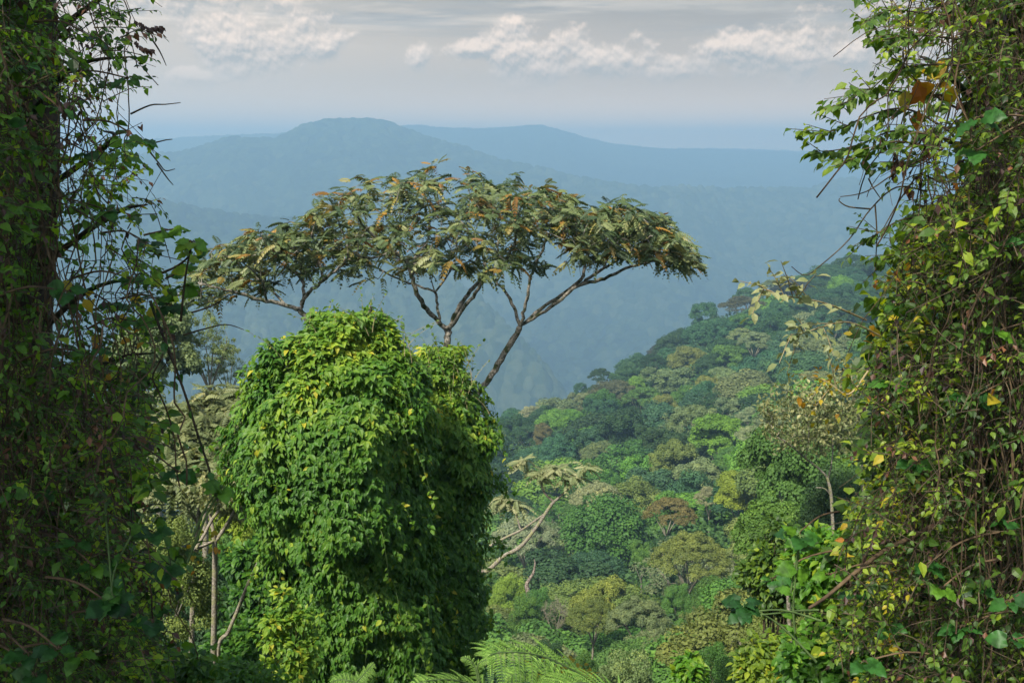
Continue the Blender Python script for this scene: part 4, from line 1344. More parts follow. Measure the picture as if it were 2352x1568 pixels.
# ------------------------------------------------------------------ single shoots and branches near the camera
def leafy_branch(name, label, cat, path, r0, r1, mat_stem, leaf_mat_, tmpl, n, size, rl=(0, 1), seed=1, rosettes=(), side=0, droop=.3, leafpart='leaves'):
    rng = np.random.default_rng(seed)
    w = smooth_path([P(*q) for q in path], 5)
    root = empty(name, w[0], label, cat)
    a, b = Local(w[0]), Local(w[0])
    tube(a, w, np.linspace(r0, r1, len(w)), 6)
    if n: leaves_on(b, w, rng, size, n, tmpl=tmpl, rlo=rl[0], rhi=rl[1], droop=droop)
    for _ in range(side):
        i = rng.integers(2, len(w) - 1)
        e = w[i] + nrm(nrm(w[-1] - w[0]) * .6 + rng.normal(size=3) * .6) * rng.uniform(.12, .28)
        q = np.array([w[i], (w[i] + e) / 2 + [0, 0, .01], e])
        tube(a, q, [.003, .0025, .0015], 4)
        leaves_on(b, q, rng, size, 6, tmpl=tmpl, rlo=rl[0], rhi=rl[1], droop=droop)
    for (px, py, d, k, s0, s1) in rosettes:
        rosette(b, a, P(px, py, d), rng, k, (s0, s1), w[-2] - P(px, py, d), *rl)
    a.build('stem', mat_stem, root, True)
    if b.n: b.build(leafpart, leaf_mat_, root, tmpl is BIGLEAF)
    return root


leafy_branch('leafy_shoot', 'sunlit broad-leaved shoot held out beside the left end of the umbrella tree', 'shoot', [(330, 650, 5.6), (370, 628, 5.4), (405, 612, 5.2), (432, 590, 5.1), (440, 565, 5.0)], .008, .004, M['twig'], M['bright'], BIGLEAF, 7, (.06, .09),
             (.3, .9), 5, [(441, 556, 5.0, 7, .08, .12)])
leafy_branch('leafy_shoot', 'glossy sunlit bunch of large leaves in front of the left edge of the vine mound', 'shoot', [(430, 1290, 5.0), (455, 1230, 5.0), (480, 1170, 5.0), (505, 1130, 5.0)], .008, .005, M['greenstem'], M['bright'], BIGLEAF, 2, (.06, .09),
             (.2, .6), 6, [(512, 1118, 5.0, 6, .1, .15)])
leafy_branch('liana', 'long thin dark leaning stem crossing from the left creepers down to the pale trees', 'liana', [(345, 690, 5.2), (362, 740, 5.2), (392, 815, 5.2), (425, 905, 5.2), (455, 1000, 5.2), (478, 1070, 5.2), (500, 1150, 5.2)], .009, .006,
             M['darkbark'], M['broad'], LEAF, 7, (.05, .08), (.3, 1), 7)
leafy_branch('leafy_shoot', 'green shoot with a fan of pale-veined leaves at the lower left', 'shoot', [(330, 1180, 4.8), (270, 1290, 4.7), (255, 1360, 4.6)], .006, .004, M['greenstem'], M['broad'], BIGLEAF, 4, (.06, .09), (.4, 1), 8,
             [(258, 1372, 4.6, 6, .09, .13)])
leafy_branch('fallen_branch', 'stout bare grey branch slanting down out of the right-hand creepers to the leaf bunch', 'branch', [(2190, 1180, 5.2), (2110, 1225, 5.1), (2030, 1265, 5.0), (1960, 1318, 4.9), (1900, 1368, 4.85), (1858, 1396, 4.8)], .015, .008, M['stem'], M['wall_r'],
             LEAF, 0, (.05, .08), (.3, 1), 9)
leafy_branch('leafy_shoot', 'bunch of drooping blue-green leaves on a thin stalk in front of the valley trees', 'shoot', [(1880, 1400, 4.9), (1830, 1402, 4.85), (1780, 1408, 4.8), (1735, 1412, 4.8)], .006, .004, M['greenstem'], M['broad'], BIGLEAF, 0, (.06, .09),
             (0, .35), 10, [(1708, 1385, 4.8, 6, .09, .13), (1703, 1408, 4.8, 5, .08, .12)])
leafy_branch('flowering_creeper', 'arching sprig of pale leaves with yellowish flower heads pointing at the dark ridge crowns', 'creeper', [(1990, 735, 5.6), (1920, 705, 5.5), (1870, 690, 5.4), (1810, 680, 5.3), (1765, 668, 5.2), (1748, 655, 5.2)], .006, .002, M['palestem'],
             M['pale'], LEAF, 20, (.05, .085), (0, .9), 11, side=7)
leafy_branch('flowering_creeper', 'lower sprig of pale leaves ending in a yellow-green flower head beside the right creepers', 'creeper', [(2020, 770, 5.6), (1950, 740, 5.5), (1890, 750, 5.4), (1845, 765, 5.3), (1815, 768, 5.2)], .006, .002, M['palestem'],
             M['pale'], LEAF, 18, (.045, .075), (0, .9), 12, side=6)
leafy_branch('leafy_shoot', 'upright shoot with bright leaves along the near slope under the pale bare trunks', 'shoot', [(1830, 1480, 5.6), (1822, 1400, 5.6), (1828, 1320, 5.6), (1838, 1240, 5.6)], .008, .004, M['greenstem'], M['broad'], BIGLEAF, 8, (.08, .12),
             (.5, 1), 13, [(1840, 1232, 5.6, 7, .1, .14)])
leafy_branch('thorny_creeper', 'long thin ochre stem with orange leaflets crossing in front of the twiggy pale tree', 'creeper', [(1995, 850, 5.4), (1950, 905, 5.4), (1905, 880, 5.4), (1885, 870, 5.4)], .006, .003, M['palestem'], M['yellow'], LEAF, 22, (.025, .045), (0, .45), 14, side=4)


# ------------------------------------------------------------------ shrubs and trees of the near slope
def shrub(name, label, cat, px, py, wpx, hpx, d, mat, n, size, seed, stem=M['twig'], tmpl=LEAF, rl=(0, 1), ground=True, open_=.0):
    rng = np.random.default_rng(seed)
    c = P(px, py + hpx * .5, d)
    rx, rz = wpx * .5 * d / F, hpx * .5 * d / F
    g = float(gz(c[0], c[1]))
    base = np.array([c[0], c[1], min(g, c[2] - rz)])
    root = empty(name, base, label, cat)
    a, b = Local(base), Local(base)
    ns = 26
    tips = []
    for i in range(ns):
        dv = rvec(1, rng)[0]; dv[2] = abs(dv[2])
        t = c + dv * [rx, rx, rz] * rng.uniform(.5, .95)
        tips.append(t)
        pts = smooth_path([base + rng.normal(size=3) * [.1, .1, 0], base * .5 + c * .5 + (t - c) * .2 + rng.normal(size=3) * .1 * rx, t], 4)
        tube(a, pts, np.linspace(.012, .004, len(pts)) * max(1, d / 10), 4)
    # clumps of leaves
    K = 60
    cen, rad = [], []
    for _ in range(K):
        dv = rvec(1, rng)[0]; dv[1] = -abs(dv[1]) if rng.random() < .65 else dv[1]
        r = rng.uniform(.5, 1.0)
        cen.append(c + dv * r * [rx, rx, rz]); rad.append(rng.uniform(.14, .3) * min(rx, rz) + .05)
    cen, rad = np.array(cen), np.array(rad)
    idx = rng.integers(0, K, n)
    dv = rvec(n, rng)
    p = cen[idx] + dv * rad[idx][:, None] * (rng.random((n, 1)) ** .4)
    ax = dv * .8 + [0, 0, -.35] + rng.normal(size=(n, 3)) * .3
    nor = np.array([0, -.2, 1.]) + dv * .5 + rng.normal(size=(n, 3)) * .3
    cr = rng.uniform(rl[0], rl[1] * .75 + .01, K)
    b.scatter(tmpl, p, frames(ax, nor), rng.uniform(size[0], size[1], n), np.clip(cr[idx] + rng.normal(size=n) * .15, 0, 1).astype(np.float32))
    a.build('stems', stem, root, True)
    b.build('foliage', mat, root)
    return root


shrub('leafy_shrub', 'bright lime-green glossy shrub lit by the sun below the pale bare trunks', 'shrub', 1905, 1215, 210, 170, 7.6, M['bright'], 3600, (.05, .10), 51)
shrub('leafy_shrub', 'yellow-tinged green shrub low on the right below the slanting grey branch', 'shrub', 1900, 1420, 260, 220, 7.0, M['bright'], 2600, (.05, .1), 52, rl=(0, .7))
shrub('leafy_shrub', 'upright yellow-green shrub at the bottom edge right of the valley trees', 'shrub', 1582, 1488, 62, 130, 12, M['bright'], 900, (.07, .14), 53, rl=(.3, 1))
shrub('leafy_shrub', 'small yellow-leaved shrub poking up behind the fern fronds', 'shrub', 1290, 1520, 170, 90, 7, M['yellow'], 700, (.03, .06), 54, rl=(0, .6))
shrub('leafy_shrub', 'light green low shrub at the foot of the pale forked trunks', 'shrub', 560, 1512, 190, 110, 10, M['bright'], 1500, (.05, .1), 55, rl=(0, .8))
shrub('leafy_shrub', 'dull green low shrub in the shade left of the forked trunks', 'shrub', 440, 1500, 150, 120, 9, M['mound'], 1400, (.05, .1), 56)
shrub('leafy_shrub', 'yellow-green creeper bush along the bottom left edge of the vine mound', 'shrub', 665, 1330, 120, 330, 12.6, M['mound'], 2600, (.07, .12), 57, rl=(.6, 1))
shrub('leafy_shrub', 'dense dark green bush in the shaded hollow left of the vine mound', 'shrub', 600, 1205, 190, 330, 23, M['mound'], 7000, (.12, .24), 58, rl=(0, .5))
shrub('leafy_shrub', 'shaded green bush low in the hollow behind the slanting bare trunk', 'shrub', 570, 1400, 220, 220, 20, M['mound'], 5000, (.12, .22), 59, rl=(.1, .6))
shrub('leafy_shrub', 'yellow-leaved bush at the bottom right corner of the valley trees', 'shrub', 1760, 1450, 130, 180, 9, M['wall_r'], 2200, (.05, .1), 60, rl=(.5, 1))
shrub('leafy_shrub', 'grey-green leafy bush between the umbrella crowns and the right creepers', 'shrub', 1790, 1180, 170, 230, 14, M['wall_r'], 4200, (.08, .14), 61, rl=(.1, .8))

for (kd, cn, px, yt, w, d, lab) in [
    ('lobed', 'mid green', 1850, 985, 240, 50, 'sunny green tree behind the twiggy pale one on the right slope'),
    ('lobed', 'olive', 1965, 905, 220, 62, 'olive tree partly screened by the right-hand creepers'),
    ('shrub', 'dark green', 1935, 1060, 200, 34, 'dark green leafy tree right behind the two white trunks'),
    ('lobed', 'mid green', 1810, 1165, 200, 38, 'mid-green tree left of the white trunks'),
    ('shrub', 'olive', 1800, 1395, 210, 24, 'olive scrub tree low on the right slope'),
    ('shrub', 'mid green', 1700, 1500, 150, 30, 'green scrub at the bottom edge left of the right-hand creepers'),
    ('lobed', 'grey-green', 330, 700, 210, 42, 'grey-green tree seen through the left creepers'),
    ('twiggy', 'grey-green', 470, 715, 130, 44, 'open grey-green tree at the right edge of the left creepers'),
    ('twiggy', 'grey-green', 520, 790, 90, 46, 'small gnarled thin tree left of the vine mound against the blue slope'),
    ('shrub', 'grey-green', 300, 900, 260, 30, 'pale bushy tree behind the left creepers'),
    ('shrub', 'mid green', 610, 1060, 260, 48, 'mid-green tree down the slope seen between the pale forked trunk and the vine mound'),
    ('shrub', 'olive', 500, 1010, 240, 52, 'olive tree far down the slope behind the feathery trees'),
    ('shrub', 'yellow-green', 520, 1130, 200, 30, 'yellow-green tree lighting up the gap behind the pale forked trunk'),
    ('shrub', 'olive', 380, 1180, 200, 17, 'olive bush in the shade behind the left creepers'),
    ('shrub', 'mid green', 640, 1380, 200, 26, 'green thicket deep in the hollow behind the vine mound'),
    ('shrub', 'dark green', 480, 1260, 260, 27, 'dark thicket behind the pale forked trunks'),
]:
    place_tree(kd, cn, px, yt, w, d, lab, group='trees of the near slope')


for (x, y, z, W, cn, lab) in [(-4.8, 2.3, 5.2, 4.4, 'dark green', 'dark green tree added unseen left of the viewpoint to shade the left creepers')]:  # out-of-view tree, put here to cast shade on the left creepers
    t_ = place_tree('lobed', cn, 1176, 784, 10, 30, lab, group='unseen trees added for shade')
    pp_ = get_proto('lobed', 0, 1.35)
    sx_ = W / pp_[3]
    t_.scale = (sx_, sx_, sx_ * 1.2)
    t_.location = (x, y, z - pp_[2] * sx_ * 1.2)


def pinnate_tree(name, label, tips, sk, D, n_t, lmin, lmax, mat, seed, bark, nf=(4, 7)):
    rng = np.random.default_rng(seed)
    k = D / F
    sk = [[(*P(px, py, D + dd), r * k) for (px, py, dd, r) in pl] for pl in sk]
    b0 = np.array(sk[0][0][:3]); b0[2] = min(b0[2], gz(b0[0], b0[1]) - .1)
    sk[0] = [(*b0, sk[0][0][3])] + sk[0]
    T = []
    for (cx, cy, hw, hh, dd, n) in tips:
        for _ in range(n):
            a, r = rng.random() * 6.283, math.sqrt(rng.random())
            px = cx + math.cos(a) * r * hw
            py = cy + hh * r * r - abs(rng.normal()) * hh * .3
            T.append(P(px, py, D + dd + math.sin(a) * r * hw * k * .9))
    T = np.array(T)
    root = empty(name, b0, label, 'tree')
    wd, lf = Local(b0), Local(b0)
    for pts, rr in grow(sk, T, rng, n_mid=3, tip_r=.35 * k, jit=.1): tube(wd, pts, rr, 6 if rr[0] > 2 * k else 3)
    fronds(lf, T, nrm((T - T.mean(0)) * [1, 1, .3]), rng, PIN, nf[0], nf[1], lmin, lmax, up=.1, rust=.04)
    wd.build('trunk', bark, root, True)
    lf.build('crown', mat, root)
    return root


pinnate_tree('feathery_tree', 'pale feathery-leaved tree with a layered crown between the left creepers and the vine mound', [(500, 915, 75, 40, 0, 70), (450, 970, 90, 50, -2, 80), (410, 940, 60, 30, 1, 40)],
             [[(470, 1500, 0, 9), (472, 1250, 0, 8), (470, 1120, 0, 7), (465, 1060, 0, 6)], [(465, 1060, 0, 5), (490, 990, 0, 4), (500, 950, 0, 3)], [(465, 1080, 0, 5), (430, 1010, -1, 4), (415, 980, -1, 3)]], 27, 0, .4, .7, M['feather'], 61, M['palebark'])
pinnate_tree('feathery_tree', 'second feathery-leaved tree, lower and nearer, at the left foot of the vine mound', [(480, 1050, 70, 60, 0, 60), (400, 1090, 60, 50, -1, 45), (540, 1140, 40, 40, 1, 20)],
             [[(440, 1560, 0, 8), (445, 1350, 0, 7), (455, 1200, 0, 5.5), (460, 1130, 0, 4)], [(455, 1200, 0, 4), (420, 1150, 0, 3)], [(455, 1190, 0, 4), (500, 1140, 0, 3)]], 19, 0, .28, .5, M['feather'], 62, M['palebark'])
pinnate_tree('leaning_feathery_tree', 'pale leaning tree with star-like tufts of feathery leaves, right of the vine mound', [(1208, 1058, 16, 10, 0, 3), (1240, 1085, 24, 14, 0, 5), (1270, 1074, 14, 12, 0, 3), (1318, 1088, 24, 12, 0, 5), (1350, 1070, 12, 10, 0, 3), (1165, 1150, 36, 20, 1, 8)],
             [[(1050, 1340, 0, 6), (1115, 1313, 0, 5.5), (1155, 1278, 0, 5), (1195, 1255, 0, 5), (1232, 1210, 0, 4.5), (1262, 1165, 0, 4), (1272, 1152, 0, 4)], [(1272, 1152, 0, 3.2), (1250, 1130, 0, 2.8), (1240, 1100, 0, 2.4)],
              [(1272, 1152, 0, 3.2), (1300, 1128, 0, 2.8), (1325, 1100, 0, 2.2)], [(1120, 1256, .6, 3.6), (1165, 1232, .6, 3.2), (1200, 1215, .6, 3), (1250, 1180, .4, 2.4)], [(1195, 1215, .6, 2.4), (1185, 1180, .8, 2), (1172, 1160, 1, 1.6)]],
             36, 0, .42, .72, M['pale'], 63, M['palebark'], nf=(5, 7))


def twig_tree(name, label, D, sk, box, n_t, seed, leafn=2500, lsize=(.06, .12), leafm=None, bark=None, col=None):
    rng = np.random.default_rng(seed)
    k = D / F
    sk = [[(*P(px, py, D + dd), r * k * .78) for (px, py, dd, r) in pl] for pl in sk]
    b0 = np.array(sk[0][0][:3]); b0[2] = min(b0[2], float(gz(b0[0], b0[1])) - .1)
    sk[0] = [(*b0, sk[0][0][3] * 1.15)] + sk[0]
    T = []
    for (cx, cy, hw, hh, n) in box:
        for _ in range(n):
            v = rvec(1, rng)[0] * rng.uniform(.3, 1) ** .6
            T.append(P(cx + v[0] * hw, cy + v[2] * hh, D + v[1] * hw * k))
    T = np.array(T) if T else np.zeros((0, 3))
    root = empty(name, b0, label, 'tree')
    wd, lf = Local(b0), Local(b0)
    for pts, rr in grow(sk, T, rng, n_mid=4, tip_r=.45 * k, jit=.22, bias_up=.1): tube(wd, pts, rr, 7 if rr[0] > 3 * k else 3)
    wd.build('trunk', bark or M['palebark'], root, True)
    if leafn and len(T):
        i = rng.integers(0, len(T), leafn)
        p = T[i] + rng.normal(size=(leafn, 3)) * 9 * k
        lf.scatter(LEAF if D < 25 else KITE, p, frames(rng.normal(size=(leafn, 3)) + [0, 0, -.5], rng.normal(size=(leafn, 3)) * .6 + [0, 0, 1]), rng.uniform(lsize[0], lsize[1], leafn), rng.random(leafn).astype(np.float32))
        lf.build('sparse_leaves', leafm or M['wall_r'], root)
    return root


twig_tree('white_trunk_tree', 'twiggy half-bare tree with a white mottled trunk and curling pale branches on the right slope', 30,
          [[(1916, 1330, 0, 5.5), (1914, 1230, 0, 5.5), (1911, 1170, 0, 5), (1908, 1130, 0, 5), (1900, 1095, 0, 4)], [(1910, 1140, 0, 3), (1895, 1122, 0, 2.6), (1874, 1119, 0, 2)],
           [(1900, 1095, 0, 3.5), (1880, 1075, 0, 3), (1850, 1052, 0, 2.8), (1825, 1030, -.5, 2.5), (1800, 1010, -.6, 2)], [(1902, 1100, 0, 3), (1910, 1060, 0, 2.6), (1912, 1010, .3, 2.2), (1900, 960, .4, 1.6)],
           [(1850, 1052, 0, 2), (1858, 1000, 0, 1.8), (1850, 950, 0, 1.4)]],
          [(1840, 960, 105, 95, 150), (1920, 960, 70, 90, 60)], 0, 71, 2600, (.1, .2), M['feather'])
twig_tree('white_trunk_tree', 'slimmer white trunk just right of the twiggy half-bare tree, its top lost in creepers', 30,
          [[(1986, 1290, 1, 4.5), (1985, 1190, 1, 4.5), (1981, 1110, 1, 4), (1980, 1050, 1, 3.6), (1975, 980, 1, 3), (1960, 900, 1, 2.4), (1955, 850, 1, 1.6)]],
          [(1965, 860, 60, 55, 60)], 0, 72, 500, (.08, .16), M['feather'])
twig_tree('pale_trunk_tree', 'thin pale straight trunk standing in front of the lower right scrub', 12,
          [[(1818, 1560, 0, 6), (1814, 1460, 0, 6), (1810, 1370, 0, 6), (1806, 1300, 0, 5.5), (1806, 1255, 0, 4)]], [], 0, 73, 0)
twig_tree('forked_pale_tree', 'pale lichen-covered trunk forking into two arms left of the vine mound', 16,
          [[(492, 1540, 0, 10), (492, 1420, 0, 9.5), (493, 1330, 0, 9), (493, 1250, 0, 8), (490, 1225, 0, 8)], [(492, 1230, 0, 6), (484, 1190, .1, 5), (478, 1150, .2, 4)], [(497, 1240, 0, 6), (520, 1205, .1, 5.5), (545, 1160, .2, 5), (556, 1120, .3, 4)],
           [(448, 1262, -.4, 5), (470, 1225, -.3, 6), (492, 1185, -.2, 6), (520, 1160, -.1, 5), (550, 1130, 0, 4), (566, 1115, 0, 3)]],
          [(500, 1120, 80, 40, 30)], 0, 74, 700, (.06, .12), M['feather'], M['palebark'])
twig_tree('slanting_bare_trunk', 'bare grey pole-like trunk slanting up to the right beside the forked pale tree', 16.2,
          [[(500, 1515, .3, 6.5), (525, 1450, .3, 6.5), (548, 1395, .3, 6), (572, 1335, .3, 5.5), (596, 1285, .3, 5), (602, 1275, .3, 4)]], [], 0, 75, 0)
twig_tree('dead_stump', 'broken dead trunk stub with a pale curved spike below the leaning feathery tree', solve_d(1215, 1380) + 2,
          [[(1215, 1385, 0, 9), (1210, 1345, 0, 7), (1216, 1330, 0, 5), (1225, 1315, 0, 4.5), (1229, 1295, 0, 3), (1227, 1283, 0, 1)]], [], 0, 76, 0, bark=M['deadwood'])


# ------------------------------------------------------------------ ferns
def fern_frond(st, lf, path, pl, rng, pairs=26, wmax=1.0):
    w = smooth_path([P(*q) for q in path], 8)
    tube(st, w, np.linspace(.006, .0015, len(w)), 5)
    n = len(w)
    for i in range(pairs):
        t = .12 + .88 * i / pairs
        f = t * (n - 1); a = int(f); a = min(a, n - 2)
        p = w[a] * (1 - (f - a)) + w[a + 1] * (f - a)
        T = nrm(w[a + 1] - w[a])
        up = nrm(np.array([0, -.5, 1.]) - T * np.dot(T, [0, -.5, 1.]))
        sd = np.cross(T, up)
        L = pl * math.sin(math.pi * (.22 + .76 * t)) ** .8 * rng.uniform(.8, 1.1)
        for s in (-1, 1):
            ax = nrm(sd * s + T * .55 + up * -.18 + rng.normal(size=3) * .12)
            m = 15
            u = np.linspace(.06, 1, m)
            q = p + ax * (u * L)[:, None] + np.array([0, 0, -1.]) * (u ** 2 * L * .35)[:, None]
            tube(st, q[::3], np.linspace(.0016, .0006, len(q[::3])), 3)
            TT = nrm(np.gradient(q, axis=0))
            for s2 in (-1, 1):
                pa = np.cross(TT, up) * s2 + TT * .45
                sz = (.30 * L * (1 - u) ** .7 + .006) * .62
                lf.scatter(KITE, q, frames(pa, np.tile(up, (m, 1)) + rng.normal(size=(m, 3)) * .12), np.stack([sz * .5, sz, sz], -1), np.clip(.5 + rng.normal(size=m) * .25, 0, 1).astype(np.float32))


def fern(label, base, frs, seed):
    rng = np.random.default_rng(seed)
    b = P(*base)
    b[2] = gz(b[0], b[1])
    root = empty('fern', b, label, 'fern')
    for pa, pl, pr in frs:
        st, lf = Local(b), Local(b)
        pa = [pa[0]] + pa
        fern_frond(st, lf, pa[1:], pl, rng, pr)
        p0 = P(*pa[0])
        tube(st, smooth_path([b, (b + p0) / 2 + [0, 0, .1], p0], 4), np.linspace(.009, .006, 9), 5)
        fr = lf.build('frond', M['fern'], root)
        st.build('stalk', M['greenstem'], root)


fern('large feathery fern with arching fronds at the bottom edge right of the vine mounds', (1330, 1700, 4.0),
     [([(1420, 1640, 4.2), (1345, 1560, 4.0), (1270, 1515, 3.9), (1200, 1498, 3.8), (1135, 1500, 3.7), (1122, 1512, 3.7)], .22, 21),
      ([(1480, 1680, 3.9), (1420, 1600, 3.9), (1350, 1568, 3.8), (1290, 1575, 3.7), (1230, 1600, 3.6)], .19, 19),
      ([(1330, 1650, 4.1), (1300, 1580, 4.1), (1240, 1545, 4.1), (1190, 1545, 4.0), (1160, 1560, 4)], .15, 16)], 81)
fern('low fern with flat fronds at the bottom edge in front of the dark vine mound', (1020, 1720, 4.2),
     [([(1150, 1640, 4.2), (1110, 1585, 4.2), (1050, 1562, 4.1), (985, 1562, 4.0), (930, 1580, 4.0)], .13, 15), ([(1000, 1640, 4), (960, 1600, 4), (920, 1590, 3.9)], .1, 12),
      ([(1100, 1640, 4.3), (1098, 1580, 4.3), (1092, 1535, 4.3), (1075, 1512, 4.3), (1058, 1510, 4.3)], .04, 14), ([(1100, 1640, 4.3), (1100, 1560, 4.3), (1096, 1530, 4.3), (1112, 1515, 4.3), (1126, 1518, 4.3)], .035, 12)], 82)
fern('small fern with an upright curled tip at the bottom edge under the big mound', (810, 1720, 4.0),
     [([(800, 1640, 4), (815, 1575, 4), (838, 1545, 4), (858, 1522, 4)], .06, 16), ([(880, 1640, 4), (840, 1580, 4), (790, 1560, 4), (760, 1566, 4)], .09, 16)], 83)


# ------------------------------------------------------------------ low plants on the near ground
def groundcover():
    rng = np.random.default_rng(91)
    mb = MB()
    n = 42000
    d = rng.uniform(1.0, 26, n)
    x = rng.uniform(-1, 1, n) * (d * .75 + 2)
    lump = fbm(np.stack([x * .9, d * .9, x * 0], -1), 3, 19)
    z = gz(x, d) + np.clip(lump - .25, 0, 1) * 1.0 * rng.random(n) ** .5 * np.clip(d / 6, .2, 1.2) + .02
    p = np.stack([x, d, z], -1)
    nor = rng.normal(size=(n, 3)) * .5 + [0, -.3, 1]
    s = rng.uniform(.08, .16, n) * np.clip(d / 9, .6, 2)
    mb.scatter(LEAF, p, frames(rng.normal(size=(n, 3)) + [0, 0, .1], nor), s, np.clip(lump + rng.normal(size=n) * .15, 0, .95).astype(np.float32))
    tag(mb.build('ground_cover', M['mound']), 'dense low green plants covering the near slope', 'ground cover', kind='stuff')


groundcover()

# ------------------------------------------------------------------ air
bpy.ops.mesh.primitive_cube_add(size=1)
hz = bpy.context.object
hz.name = 'haze'
HT, HB = 122, -804
hz.scale = (34000, 6600, HT - HB)
hz.location = (0, 3300 - 150, (HT + HB) / 2)
mh, nt, out = new_mat('haze_air')
pv = nt.nodes.new('ShaderNodeVolumePrincipled')
pv.inputs['Color'].default_value = (.335, .535, .705, 1)
pv.inputs['Density'].default_value = 0.0005
pv.inputs['Anisotropy'].default_value = 0.2
nt.links.new(pv.outputs[0], out.inputs['Volume'])
hz.data.materials.append(mh)
tag(hz, kind='stuff')

# ------------------------------------------------------------------ sky
SUN_EL, SUN_AZ = math.radians(50), math.radians(-146)   # azimuth from +Y (view direction) towards +X
w = bpy.data.worlds.new('World')
SC.world = w
w.use_nodes = True
nt = w.node_tree
nt.nodes.clear()
L = nt.links.new
out = nt.nodes.new('ShaderNodeOutputWorld')
bg = nt.nodes.new('ShaderNodeBackground')
bg.inputs['Strength'].default_value = 0.12
L(bg.outputs[0], out.inputs[0])
sky = nt.nodes.new('ShaderNodeTexSky')
sky.sky_type = 'NISHITA'
sky.sun_disc = False
sky.sun_elevation = SUN_EL
sky.sun_rotation = SUN_AZ
sky.air_density = 1.2
sky.dust_density = 2.5


def mth(op, a, b=None, c=None, clamp=False):
    n = nt.nodes.new('ShaderNodeMath')
    n.operation = op
    n.use_clamp = clamp
    for i, v in enumerate((a, b, c)):
        if v is None: continue
        if isinstance(v, (int, float)): n.inputs[i].default_value = v
        else: L(v, n.inputs[i])
    return n.outputs[0]


def mixc(f, a, b):
    n = nt.nodes.new('ShaderNodeMix')
    n.data_type = 'RGBA'
    for i, v in ((0, f), (6, a), (7, b)):
        if isinstance(v, (int, float)): n.inputs[i].default_value = v
        elif isinstance(v, tuple): n.inputs[i].default_value = (*v, 1)
        else: L(v, n.inputs[i])
    return n.outputs[2]


def sstep(v, a, b):
    n = nt.nodes.new('ShaderNodeMapRange')
    n.interpolation_type = 'SMOOTHSTEP'
    L(v, n.inputs[0])
    n.inputs[1].default_value, n.inputs[2].default_value = a, b
    return n.outputs[0]


tc = nt.nodes.new('ShaderNodeTexCoord')
sx = nt.nodes.new('ShaderNodeSeparateXYZ')
L(tc.outputs['Generated'], sx.inputs[0])
az = mth('ARCTAN2', sx.outputs[0], sx.outputs[1])
el = mth('ARCSINE', sx.outputs[2])


def cloud_noise(su, sv, du=0., dv=0., scale=1., detail=8, rough=.58, seed=0., dist=0.):
    cv = nt.nodes.new('ShaderNodeCombineXYZ')
    L(mth('MULTIPLY_ADD', az, su, du), cv.inputs[0])
    L(mth('MULTIPLY_ADD', el, sv, dv), cv.inputs[1])
    cv.inputs[2].default_value = seed
    n = nt.nodes.new('ShaderNodeTexNoise')
    n.inputs['Scale'].default_value = scale
    n.inputs['Detail'].default_value = detail
    n.inputs['Roughness'].default_value = rough
    n.inputs['Distortion'].default_value = dist
    L(cv.outputs[0], n.inputs['Vector'])
    return n.outputs['Fac']


# veil of high cloud over the blue
veil_lo, veil_mid, veil_hi = (10.5, 6.6, 3.6), (3.3, 2.5, 1.85), (1.0, 1.08, 1.08)
g1 = sstep(el, -.005, .075)
g2 = sstep(el, .075, .17)
veil = mixc(g2, mixc(g1, veil_lo, veil_mid), veil_hi)
left = sstep(az, .25, -.42)
veil = mixc(mth('MULTIPLY', left, .55), veil, (4.6, 3.7, 2.8))
# streaks of layered cloud
st1 = cloud_noise(5, 42, 0, 3.1, 1, 6, .6, 4.0, .3)
band = mth('MULTIPLY', sstep(el, .085, .12), sstep(st1, .46, .66))
veil = mixc(mth('MULTIPLY', band, .75), veil, mixc(left, (3.3, 2.8, 2.3), (6.4, 5.2, 4.1)))
st2 = cloud_noise(4, 55, 2.0, 8.4, 1, 6, .6, 9.0, .2)
band2 = mth('MULTIPLY', sstep(el, .09, .13), sstep(st2, .48, .66))
veil = mixc(mth('MULTIPLY', band2, .6), veil, (1.3, 1.4, 1.5))
# heaped clouds: (azimuth, elevation, half width, half height)
def pxaz(px): return (px - CX) / F
def pxel(py): return (345 - py) / F
HEAPS = [(575, 125, 70, 55), (690, 122, 85, 36), (770, 130, 60, 30), (500, 195, 55, 16), (968, 150, 24, 26), (1090, 128, 60, 20), (1180, 130, 60, 42), (1275, 128, 46, 30), (1425, 150, 44, 40), (1350, 160, 60, 26), (1680, 130, 80, 42),
         (1790, 150, 110, 44), (1560, 175, 70, 26), (1880, 150, 60, 28), (450, 20, 160, 34), (620, 160, 80, 40), (1250, 180, 120, 30), (2150, 120, 130, 60), (100, 130, 160, 70)]


def heaps(du, dv):
    nz = cloud_noise(25, 27, du * 25, dv * 27, 1, 8, .57, 1.7, 0)
    tot = None
    for (px, py, hw, hh) in HEAPS:
        a = mth('DIVIDE', mth('ADD', az, -pxaz(px) + du), hw * 1.25 / F)
        b = mth('DIVIDE', mth('ADD', el, -pxel(py) + dv), hh * 1.3 / F)
        r = mth('SQRT', mth('ADD', mth('MULTIPLY', a, a), mth('MULTIPLY', b, b)))
        e = mth('SUBTRACT', 1.0, r)
        tot = e if tot is None else mth('SMOOTH_MAX', tot, e, .35)
    return mth('ADD', tot, mth('MULTIPLY_ADD', nz, 3.8, -1.6))


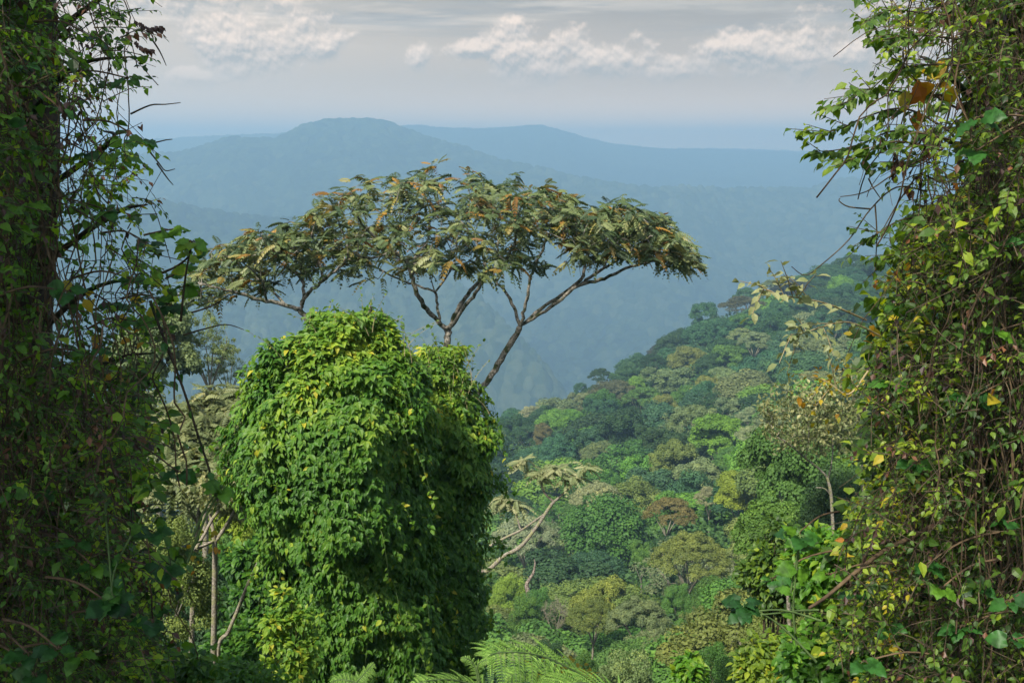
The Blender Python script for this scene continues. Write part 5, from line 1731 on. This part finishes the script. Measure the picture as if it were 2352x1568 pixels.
D0 = heaps(0, 0)
D1 = heaps(-.0012, .0038)
mask = sstep(D0, 0, .7)
lit = mth('MULTIPLY_ADD', mth('SUBTRACT', D0, D1), 1.5, .45, clamp=True)
fadeb = sstep(el, .045, .095)
hc = mixc(lit, (2.2, 2.0, 1.8), (6.2, 4.75, 3.65))
veil = mixc(mth('MULTIPLY', mth('MULTIPLY', mask, fadeb), .85), veil, hc)
# behind and overhead stays an ordinary hazy blue sky with thin cloud
ov = cloud_noise(1.4, 2.4, 0, 0, 1.6, 5, .6, 3.0)
skyc = mixc(mth('MULTIPLY', sstep(ov, .35, .7), .5), sky.outputs[0], (6, 5.9, 5.8))
front = mth('MULTIPLY', sstep(sx.outputs[1], .2, .5), sstep(el, .55, .22))
front = mth('MULTIPLY_ADD', front, .94, .0, clamp=True)
L(mixc(front, skyc, veil), bg.inputs[0])

sl = bpy.data.lights.new('sun', 'SUN')
sl.energy = 4.4
sl.angle = math.radians(3)
sl.color = (1, .93, .82)
so = bpy.data.objects.new('sun', sl)
COL.objects.link(so)
dv = np.array([math.sin(SUN_AZ) * math.cos(SUN_EL), math.cos(SUN_AZ) * math.cos(SUN_EL), math.sin(SUN_EL)])
from mathutils import Vector
so.rotation_euler = Vector(dv).to_track_quat('Z', 'Y').to_euler()
so.location = (-20, 0, 40)

# ------------------------------------------------------------------ camera
cam = bpy.data.cameras.new('camera')
cam.sensor_width = 36
cam.lens = 36 * F / 2352
cam.clip_start = .1
cam.clip_end = 30000
co = bpy.data.objects.new('camera', cam)
COL.objects.link(co)
co.location = (0, 0, 0)
co.rotation_euler = (math.radians(90) - PITCH, 0, 0)
SC.camera = co

SC.view_settings.view_transform = 'Standard'
SC.view_settings.look = 'None'
SC.view_settings.exposure = 0.9
SC.view_settings.gamma = 1
SC.cycles.use_denoising = True
try:
    SC.cycles.denoiser = 'OPENIMAGEDENOISE'
    SC.cycles.denoising_prefilter = 'ACCURATE'
except Exception as e:
    print(e)
SC.cycles.max_bounces = 6
SC.cycles.diffuse_bounces = 3
SC.cycles.transmission_bounces = 4
SC.cycles.volume_bounces = 1
SC.cycles.use_adaptive_sampling = True
SC.cycles.adaptive_threshold = .02
for o in SC.objects:
    if o.type == 'MESH' and o.name == 'camera': pass

for o in SC.objects:
    if 'label' in o and not 4 <= len(o['label'].split()) <= 16: print('LABEL', len(o['label'].split()), o.name, o['label'])
